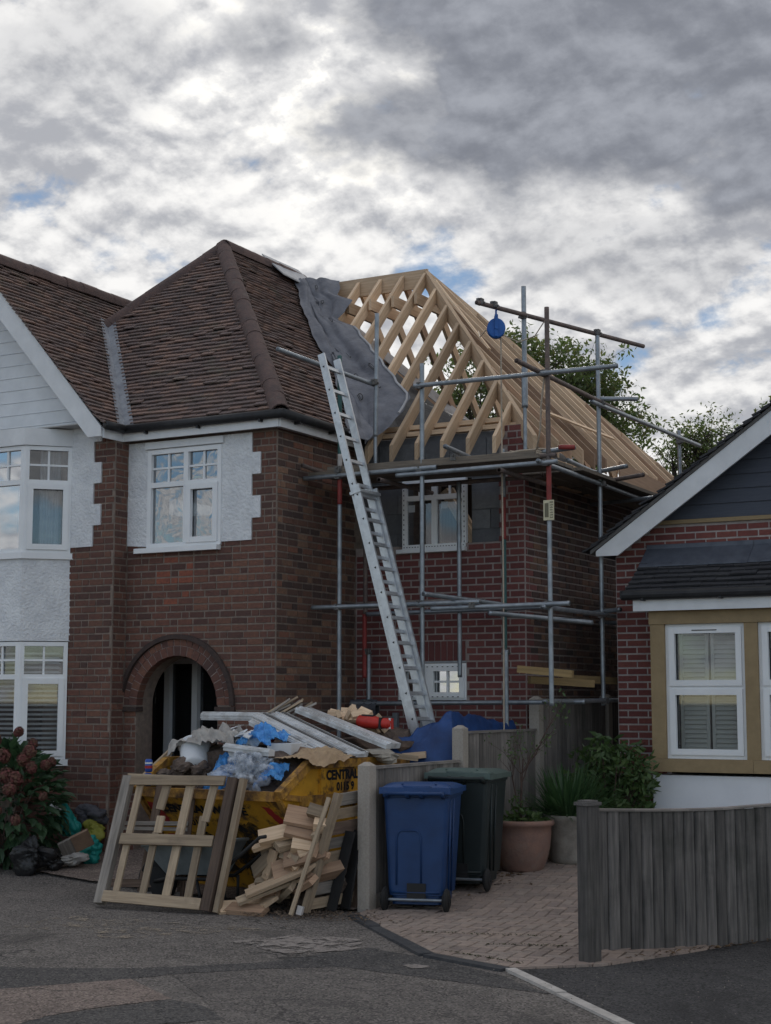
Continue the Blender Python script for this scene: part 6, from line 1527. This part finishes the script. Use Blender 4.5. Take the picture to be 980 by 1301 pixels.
for k in range(11):
    c = S(.55+scr.uniform(-.1, .35), .75+scr.uniform(-.2, .35), 1.42+scr.uniform(0, .08)); a = V((scr.uniform(-1, 1), scr.uniform(-1, 1), scr.uniform(-.3, .3))).normalized()
    mb = MB(); mb.bar(c, c+a*scr.uniform(.08, .2), .06, .012, up=(scr.uniform(-.5, .5), scr.uniform(-.5, .5), 1)); tag(mb.build('plaster_scrap', m_white), 'small white plaster or plastic scrap lying among the rubbish', 'scrap', 'white scraps in the skip')
for k, dz in enumerate((0, .125)):
    t = thing('drink_can', ('lower' if k == 0 else 'upper')+' blue and red drink can standing at the front left corner of the skip', 'can', S(.03, .10, .985+dz), 'cans at the skip corner')
    mb = MB(); c = S(.045+.006*k, .12, .98+dz); mb.lathe(c, [(0, 0), (.028, 0), (.034, .012), (.034, .105), (.026, .118), (0, .118)], 20); mb.build('can_body', m_canblue, t, smooth=True)
    mb = MB(); mb.lathe(c, [(.0345, .035), (.0346, .05), (.0345, .06)], 20); mb.build('red_band', m_redpaint, t, smooth=True)
    mb = MB(); mb.lathe(c, [(.0345, .075), (.0346, .082), (.0345, .09)], 20); mb.build('pale_band', m_white, t, smooth=True)
tl = thing('red_tool', 'red and black plastic tool lying on the timber at the back of the skip', 'power tool', S(1.34, 1.9, 1.53))
a, b = S(1.16, 1.88, 1.555), S(1.52, 1.92, 1.53); mb = MB(); d = (b-a)
mb.ring([a, a+d*.06, a+d*.55, a+d*.68, a+d*.9, b], [.04, .062, .062, .048, .05, .03], 14); mb.build('housing', m_red, tl, smooth=True)
mb = MB(); mb.bar(a+Z*.055+d*.15, a+d*.5+Z*.055, .05, .03); mb.bar(a+d*.70+Z*.0, a+d*.76, .108, .108); mb.build('grip', m_black, tl)
for k in range(3): mb = MB(); mb.bar(a+d*(.80+.06*k)-Z*.05, a+d*(.80+.06*k)+Z*.052, .02, .104); mb.build('guard_bar', m_white if k == 1 else m_red, tl)
ro = random.Random(12)
for k in range(15):
    c = S(.80+.036*k*1.0+ro.uniform(-.04, .04), 2.0+ro.uniform(-.15, .15), 1.585+ro.uniform(-.03, .05)-(.06 if k > 10 else 0)); a = V((ro.uniform(-1, .4), ro.uniform(-.8, .2), ro.uniform(-.1, .9))).normalized()
    L = ro.uniform(.12, .24); plank('sawn timber offcut in the loose pile at the back of the skip', c-a*L/2, c+a*L/2, .095, .045, m_new, up=(ro.uniform(-1, 1), -1, ro.uniform(.2, 1)), group='offcuts at the back of the skip', cat='offcut', name='offcut')
for k in range(16):
    c = S(.30+.02*k, 1.62+ro.uniform(-.05, .05), 1.60+ro.uniform(-.02, .02)); plank('thin splintered lath in the bundle against the brick wall', c-V((.22, 0, .06)), c+V((.20+ro.uniform(-.1, .08), 0, .13+ro.uniform(-.03, .05))), .022, .010, m_greyw if k % 3 else m_pal, up=(0, -1, .5), group='laths in the skip', cat='lath', name='lath')
plank('sawn block end beside the soil at the right rim', S(1.60, 2.0, 1.22), S(1.80, 2.1, 1.24), .10, .06, m_new, cat='offcut', name='offcut')
plank('grey board end standing at the far right corner of the skip', S(1.66, 2.35, 1.18), S(1.78, 2.5, 1.34), .18, .04, m_greyw, up=(0, -1, 0))
mb = MB(); mb.blob(S(1.72, 1.5, 1.25), (.16, .10, .05), 4, .5, 14); tag(mb.build('mortar_rubble', m_stonepot), 'pale mortar rubble spilling over the right rim', 'rubble')

# ------------------------------------------------------------------ blue tarpaulin, baulks behind the fence
wt = wob(61, 3.0)
def tarpf(a, b):
    """from a low end beside the skip up to a peak behind the second post, then back along the fence"""
    t = min(a/.5, 1); s = max(a-.5, 0)*2; c = V((1.22+.72*t+.06*s, -.36+.52*t+1.35*s, 0)); zt = 1.36+.32*t**1.6-.10*s
    d = V((.72, .52, 0)).normalized()*(1-s)+V((.06, 1, 0))*s; sx = V((d.y, -d.x, 0)).normalized(); k = (b-.5)*2
    wd = (.36 if k < 0 else .30)*(1-.25*s); f = 1-abs(k)**1.3
    q = .14*(.35-crumple((a*5, b*2.2, 0), 1))+.05*(.3-crumple((a*14, b*6, 3), 1))+.03*abs(sin(a*9+b*4))
    p = c+sx*k*min(wd, .30 if s < .01 else (2.15-c.x) if k > 0 else wd); return V((min(p.x, 2.15), p.y, .8+(zt-.8)*f**.8+.03*wt(a*5, b*3)*f-q*f+.02))
mb = MB(); mb.surf(tarpf, 120, 36); tag(mb.build('tarpaulin', m_tarp, smooth=True), 'blue tarpaulin spread over a heap behind the boundary fence', 'tarpaulin')
for k, (p, q, m) in enumerate((((2.22, 1.15, 2.075), (2.78, 1.25, 2.02), m_board2), ((2.30, 1.25, 1.965), (2.80, 1.75, 1.925), m_board2), ((2.5, 1.75, 1.985), (2.85, 3.3, 1.95), m_board2))):
    plank(('upper', 'lower', 'rear')[k]+' yellowed timber baulk resting on the scaffold behind the fence', p, q, .09, .075, m, cat='timber', name='timber_baulk', group='baulks behind the fence')
lump('soil_heap', 'dark earth heap behind the low fence panel', 'soil', V((1.88, -.75, .45)), (.22, .6, .5), m_rubble, 90, .3)

# ------------------------------------------------------------------ timber frames leaning on the skip
def leaning(label, P00, P10, P01, P11, spec, cat='pallet', name='pallet'):
    """P..: bottom-left, bottom-right, top-left, top-right; spec: (u0,v0,u1,v1,width,depth,offset,material,partname)"""
    P00, P10, P01, P11 = map(V, (P00, P10, P01, P11)); t = thing(name, label, cat, (P00+P10)/2)
    n = (P10-P00).cross(P01-P00).normalized()
    if n.y > 0: n = -n
    f = lambda u, v: P00*(1-u)*(1-v)+P10*u*(1-v)+P01*(1-u)*v+P11*u*v
    for u0, v0, u1, v1, w, d, o, m, nm in spec:
        mb = MB(); a, b = f(u0, v0)+n*o, f(u1, v1)+n*o; mb.bar(a, b, w, d, up=n) ; mb.build(nm, m, t)
    return t
sp_ = [(.03, .0, .03, 1, .085, .075, .02, m_greyw, 'stile'), (.945, .0, .955, .995, .085, .075, .045, m_brown, 'stile'), (1.02, .0, 1.025, 1, .05, .06, .02, m_pal, 'stile'),
       (.08, .955, .895, .965, .085, .022, .07, m_pal, 'plank'), (.11, .49, .90, .505, .095, .022, .074, m_pal, 'plank'), (.07, .05, .90, .04, .095, .022, .07, m_pal, 'plank'),
       (.155, .07, .155, .94, .060, .022, .035, m_pal, 'slat'), (.40, .56, .40, .69, .072, .022, .035, m_pal, 'slat'), (.385, .07, .385, .56, .062, .022, .0355, m_pal, 'slat'), (.375, .74, .395, .94, .075, .022, .036, m_pal, 'slat'),
       (.585, .07, .595, .94, .075, .022, .035, m_pal, 'slat'), (.77, .07, .765, .70, .070, .022, .035, m_pal, 'slat'), (.785, .66, .80, .94, .070, .022, .0365, m_pal, 'slat')]
leaning('broken pale pallet frame leaning against the front of the skip', (.04, -2.82, .02), (1.17, -2.68, .0), (-.03, -2.36, 1.07), (1.23, -2.40, 1.085), sp_)
sp2 = [(.0, .0, .0, 1, .09, .05, .02, m_brown, 'stile'), (.45, .0, .47, .95, .07, .05, .02, m_brown, 'stile'), (.9, .0, .9, .95, .06, .05, .02, m_brown, 'stile'), (.0, .98, .95, .99, .09, .03, -.02, m_pal, 'plank'), (.02, .60, .9, .62, .035, .02, .05, m_greyw, 'plank'), (.02, .56, .9, .57, .03, .02, .05, m_greyw, 'plank'), (.0, .12, .9, .12, .07, .02, .05, m_brown, 'plank'), (.0, .03, .9, .03, .04, .02, .05, m_greyw, 'plank')]
leaning('dark brown pallet standing behind the pale one at the left', (-.12, -2.58, .03), (.55, -2.2, .03), (-.10, -2.26, 1.08), (.60, -2.10, 1.05), sp2)
# narrow slatted pallet on edge by the post
sp3 = [(.0, .0, .05, 1, .05, .07, .02, m_pal, 'stile'), (1, .0, 1, 1, .05, .07, .02, m_brown, 'stile')]+[(.03, .06+.125*k, .98, .09+.125*k, .10 if k % 2 else .085, .022, -.01, (m_pal, m_greyw, m_brown)[k % 3], 'slat') for k in range(8)]
leaning('narrow slatted pallet standing on edge against the concrete post', (1.87, -2.42, .02), (2.05, -1.9, .02), (2.03, -2.18, .98), (2.12, -1.82, .98), sp3)
leaning('black sheet material leaning between the slatted pallet and the post', (2.0, -2.25, .02), (2.10, -1.85, .02), (2.10, -2.08, .66), (2.12, -1.8, .66), [(.1, 0, .1, 1, .02, .10, 0, m_black, 'sheet'), (.5, 0, .5, 1, .02, .10, .0, m_black, 'sheet'), (.9, 0, .9, 1, .02, .10, .0, m_greyw, 'sheet')], 'sheet stack', 'sheet_stack')
# wheelbarrow
wb = thing('wheelbarrow', 'grey wheelbarrow standing between the pallet and the skip', 'wheelbarrow', (.75, -2.40, .0))
wc = V((.33, -2.36, .19)); mb = MB()
mb.surf(lambda a, b: wc+V((cos(2*pi*a), 0, sin(2*pi*a)))*[.12, .165, .19, .19, .165, .12][round(b*5)]+Y*[-.04, -.05, -.03, .03, .05, .04][round(b*5)], 28, 5, True); whl = mb.build('wheel', m_rubber, wb, smooth=True)
mb = MB(); mb.tube(wc-Y*.042, wc+Y*.042, .12, 18); mb.tube(wc-Y*.07, wc+Y*.07, .015, 8); mb.build('hub', m_black, whl)
T0 = [(.30, -2.55, .50), (1.08, -2.55, .56), (1.10, -2.10, .56), (.30, -2.10, .50)]; B0 = [(.50, -2.46, .26), (.98, -2.46, .28), (.98, -2.20, .28), (.50, -2.20, .26)]
mb = MB(); mb.add([V(p) for p in T0+B0], [(0, 1, 5, 4), (1, 2, 6, 5), (2, 3, 7, 6), (3, 0, 4, 7), (4, 5, 6, 7)]); mb.ring([V(p) for p in T0], .014, 6, closed=True); mb.build('tray', m_barrow, wb)
for v in (-2.52, -2.16):
    mb = MB(); mb.ring([(.33, v*.3-2.36*.7, .19), (.55, v, .235), (1.0, v, .25), (1.22, v, .40), (1.50, v, .62), (1.56, v, .63)], .016, 8); mb.build('handle', m_black, wb, smooth=True)
    mb = MB(); mb.ring([(.86, v, .245), (.92, v, .02), (1.04, v, .02), (1.04, v, .255)], .014, 8); mb.build('leg', m_black, wb, smooth=True)
# offcut pile between skip and post
rp2 = random.Random(77)
offs = [((1.42, -2.30, .03), (1.18, -2.66, .03), .14, .06), ((1.60, -2.58, .03), (1.25, -2.60, .035), .13, .05), ((1.36, -2.64, .10), (1.78, -2.28, .30), .10, .03), ((1.42, -2.60, .16), (1.95, -2.25, .42), .12, .03),
        ((1.30, -2.36, .06), (1.62, -2.52, .10), .15, .03), ((1.55, -2.40, .33), (1.90, -2.20, .46), .20, .025), ((1.28, -2.28, .30), (1.44, -2.28, .44), .14, .025), ((1.44, -2.34, .26), (1.50, -2.30, .50), .12, .025),
        ((1.40, -2.38, .60), (1.70, -2.25, .68), .13, .05), ((1.62, -2.30, .70), (1.92, -2.15, .62), .20, .05), ((1.55, -2.36, .54), (1.72, -2.1, .60), .14, .06), ((1.70, -2.34, .56), (1.95, -2.2, .52), .12, .08),
        ((1.30, -2.32, .50), (1.62, -2.24, .62), .06, .04), ((1.58, -2.25, .80), (1.86, -2.10, .74), .24, .03), ((1.78, -2.2, .84), (1.92, -2.16, .80), .10, .09), ((1.86, -2.25, .72), (2.0, -2.18, .70), .10, .09),
        ((1.5, -2.2, .42), (1.8, -2.15, .40), .16, .06), ((1.65, -2.38, .42), (2.0, -2.28, .52), .16, .03), ((1.36, -2.22, .14), (1.66, -2.1, .2), .2, .08), ((1.6, -2.1, .28), (1.95, -2.05, .3), .2, .1), ((1.4, -2.12, .34), (1.8, -2.08, .48), .2, .12), ((1.85, -2.36, .30), (2.05, -2.1, .36), .1, .1), ((1.32, -2.2, .48), (1.6, -2.15, .5), .1, .1)]
for k in range(26):
    x = rp2.uniform(1.35, 1.95); z = .10+(x-1.2)*rp2.uniform(.15, .98); y = -2.2-.12*(1-z)+rp2.uniform(-.08, .06); a = V((rp2.uniform(-1, 1), rp2.uniform(-.7, .7), rp2.uniform(-.5, .6))).normalized()*rp2.uniform(.07, .14); offs.append(((x-a.x, y-a.y, max(z-a.z, .05)), (x+a.x, y+a.y, max(z+a.z, .05)), rp2.choice((.06, .1, .14)), rp2.choice((.025, .045, .045))))
OL = ['flat offcut lying on the tarmac at the foot of the heap', 'long flat offcut lying foremost on the tarmac below the heap', 'long batten rising to the right at the front of the heap', 'longer batten lying over the front batten of the heap', 'thin wide board lying across the lower left of the heap', 'wide thin board lying level in the middle of the heap', 'short brown board standing upright at the left edge of the heap', 'short pale board standing in the dark gap of the heap', 'offcut sticking out left near the top of the heap', 'square ended brown block tilted near the top of the heap', 'short block lying end on below the top of the heap', 'thick block lying against the leaning lath near the top', 'narrow stick poking out left above the dark gap', 'wide square panel offcut lying highest on the heap', 'small white faced block on top of the heap by the lath', 'pale block wedged between the lath and the slatted pallet', 'middle offcut lying flat behind the dark gap', 'thin board lying under the leaning lath at mid height', 'low offcut lying behind the upright brown board', 'wide low offcut at the right foot of the heap', 'wide offcut leaning against the skip side', "short block resting on the slatted pallet's foot", 'small block perched at the left shoulder of the heap']
for k, (p, q, w, h) in enumerate(offs):
    plank(OL[k] if k < len(OL) else 'small sawn timber offcut mixed into the heap beside the skip', p, q, w, h, (m_new, m_newb, m_pal, m_new)[k % 4], up=(rp2.uniform(-.6, .4), -rp2.uniform(.1, 1), rp2.uniform(.4, 1)), group='offcuts heaped beside the skip', cat='offcut', name='offcut')
plank('short white painted block at the foot of the leaning lath', (1.915, -2.56, .02), (1.925, -2.545, .09), .05, .03, m_whp, up=(0, -1, 0), cat='block', name='wood_block')
plank('single straight lath leaning across the offcut heap', (1.86, -2.60, .02), (2.02, -2.27, .95), .035, .02, m_pal, up=(0, -1, .3), cat='lath', name='lath')
lump('dirt_pile', 'dark wood waste heaped under the offcuts', 'debris', V((1.66, -1.98, .12)), (.30, .2, .20), m_rubble, 95, .3)

# ------------------------------------------------------------------ bags and sacks by the bay
def bag(name, label, cat, c, r, m, seed, amp=.35, rot=None):
    mb = MB(); mb.blob(c, r, seed, amp*.9, 80, rot=rot, crease=.36); return tag(mb.build(name, m, smooth=True), label, cat)
bag('bin_bag', 'black bin bag slumped at the foot of the hydrangea', 'bin bag', (-1.955, -1.375, 0.252), (.20, .16, .17), m_binbag, 3, .45)
bag('bin_bag', 'second black bin bag lying between hydrangea and pale sack', 'bin bag', (-1.904, -1.220, 0.164), (.16, .14, .10), m_binbag, 7, .45)
bag('teal_bag', 'tall teal green plastic bag standing by the brick pier', 'bag', (-2.106, -0.682, 0.462), (.13, .10, .17), m_tealbag, 11, .3)
bag('teal_bag', 'teal bag lying on the ground right of the cardboard box', 'bag', (-1.744, -0.792, 0.213), (.13, .12, .12), m_tealbag, 13, .3)
bag('olive_bag', 'olive yellow sack behind the cardboard box', 'bag', (-2.032, -0.399, 0.380), (.15, .11, .11), m_olive, 17, .3)
bag('grey_cloth', 'dark grey blanket heaped on top of the bags', 'blanket', (-2.147, -0.253, 0.531), (.21, .13, .10), m_greycl, 19, .4)
bag('grey_sack', 'grey and white sack lying in front of the teal bag', 'sack', (-1.728, -1.066, 0.174), (.17, .10, .065), m_dust, 23, .35)
bag('white_bag', 'small white plastic bag caught behind the hydrangea', 'bag', (-2.157, -0.851, 0.649), (.06, .05, .06), m_white, 29, .4)
cb = thing('cardboard_box', 'flattened cardboard box leaning on the teal bags', 'cardboard box', V((-1.802, -0.946, 0.255))); c = V((-1.672, -1.090, 0.319)); a1 = (RT*.86+Z*.42).normalized(); b1 = (Z*.8-RT*.3-FW0*.5).normalized(); n1 = a1.cross(b1)
mb = MB(); mb.obox(c, a1, b1, n1, -.02, .17, -.09, .09, -.02, .02); mb.build('panel', m_card, cb)
mb = MB(); mb.obox(c, a1, b1, n1, -.16, -.022, -.085, .085, -.02, .018); mb.build('panel', m_greyw, cb)
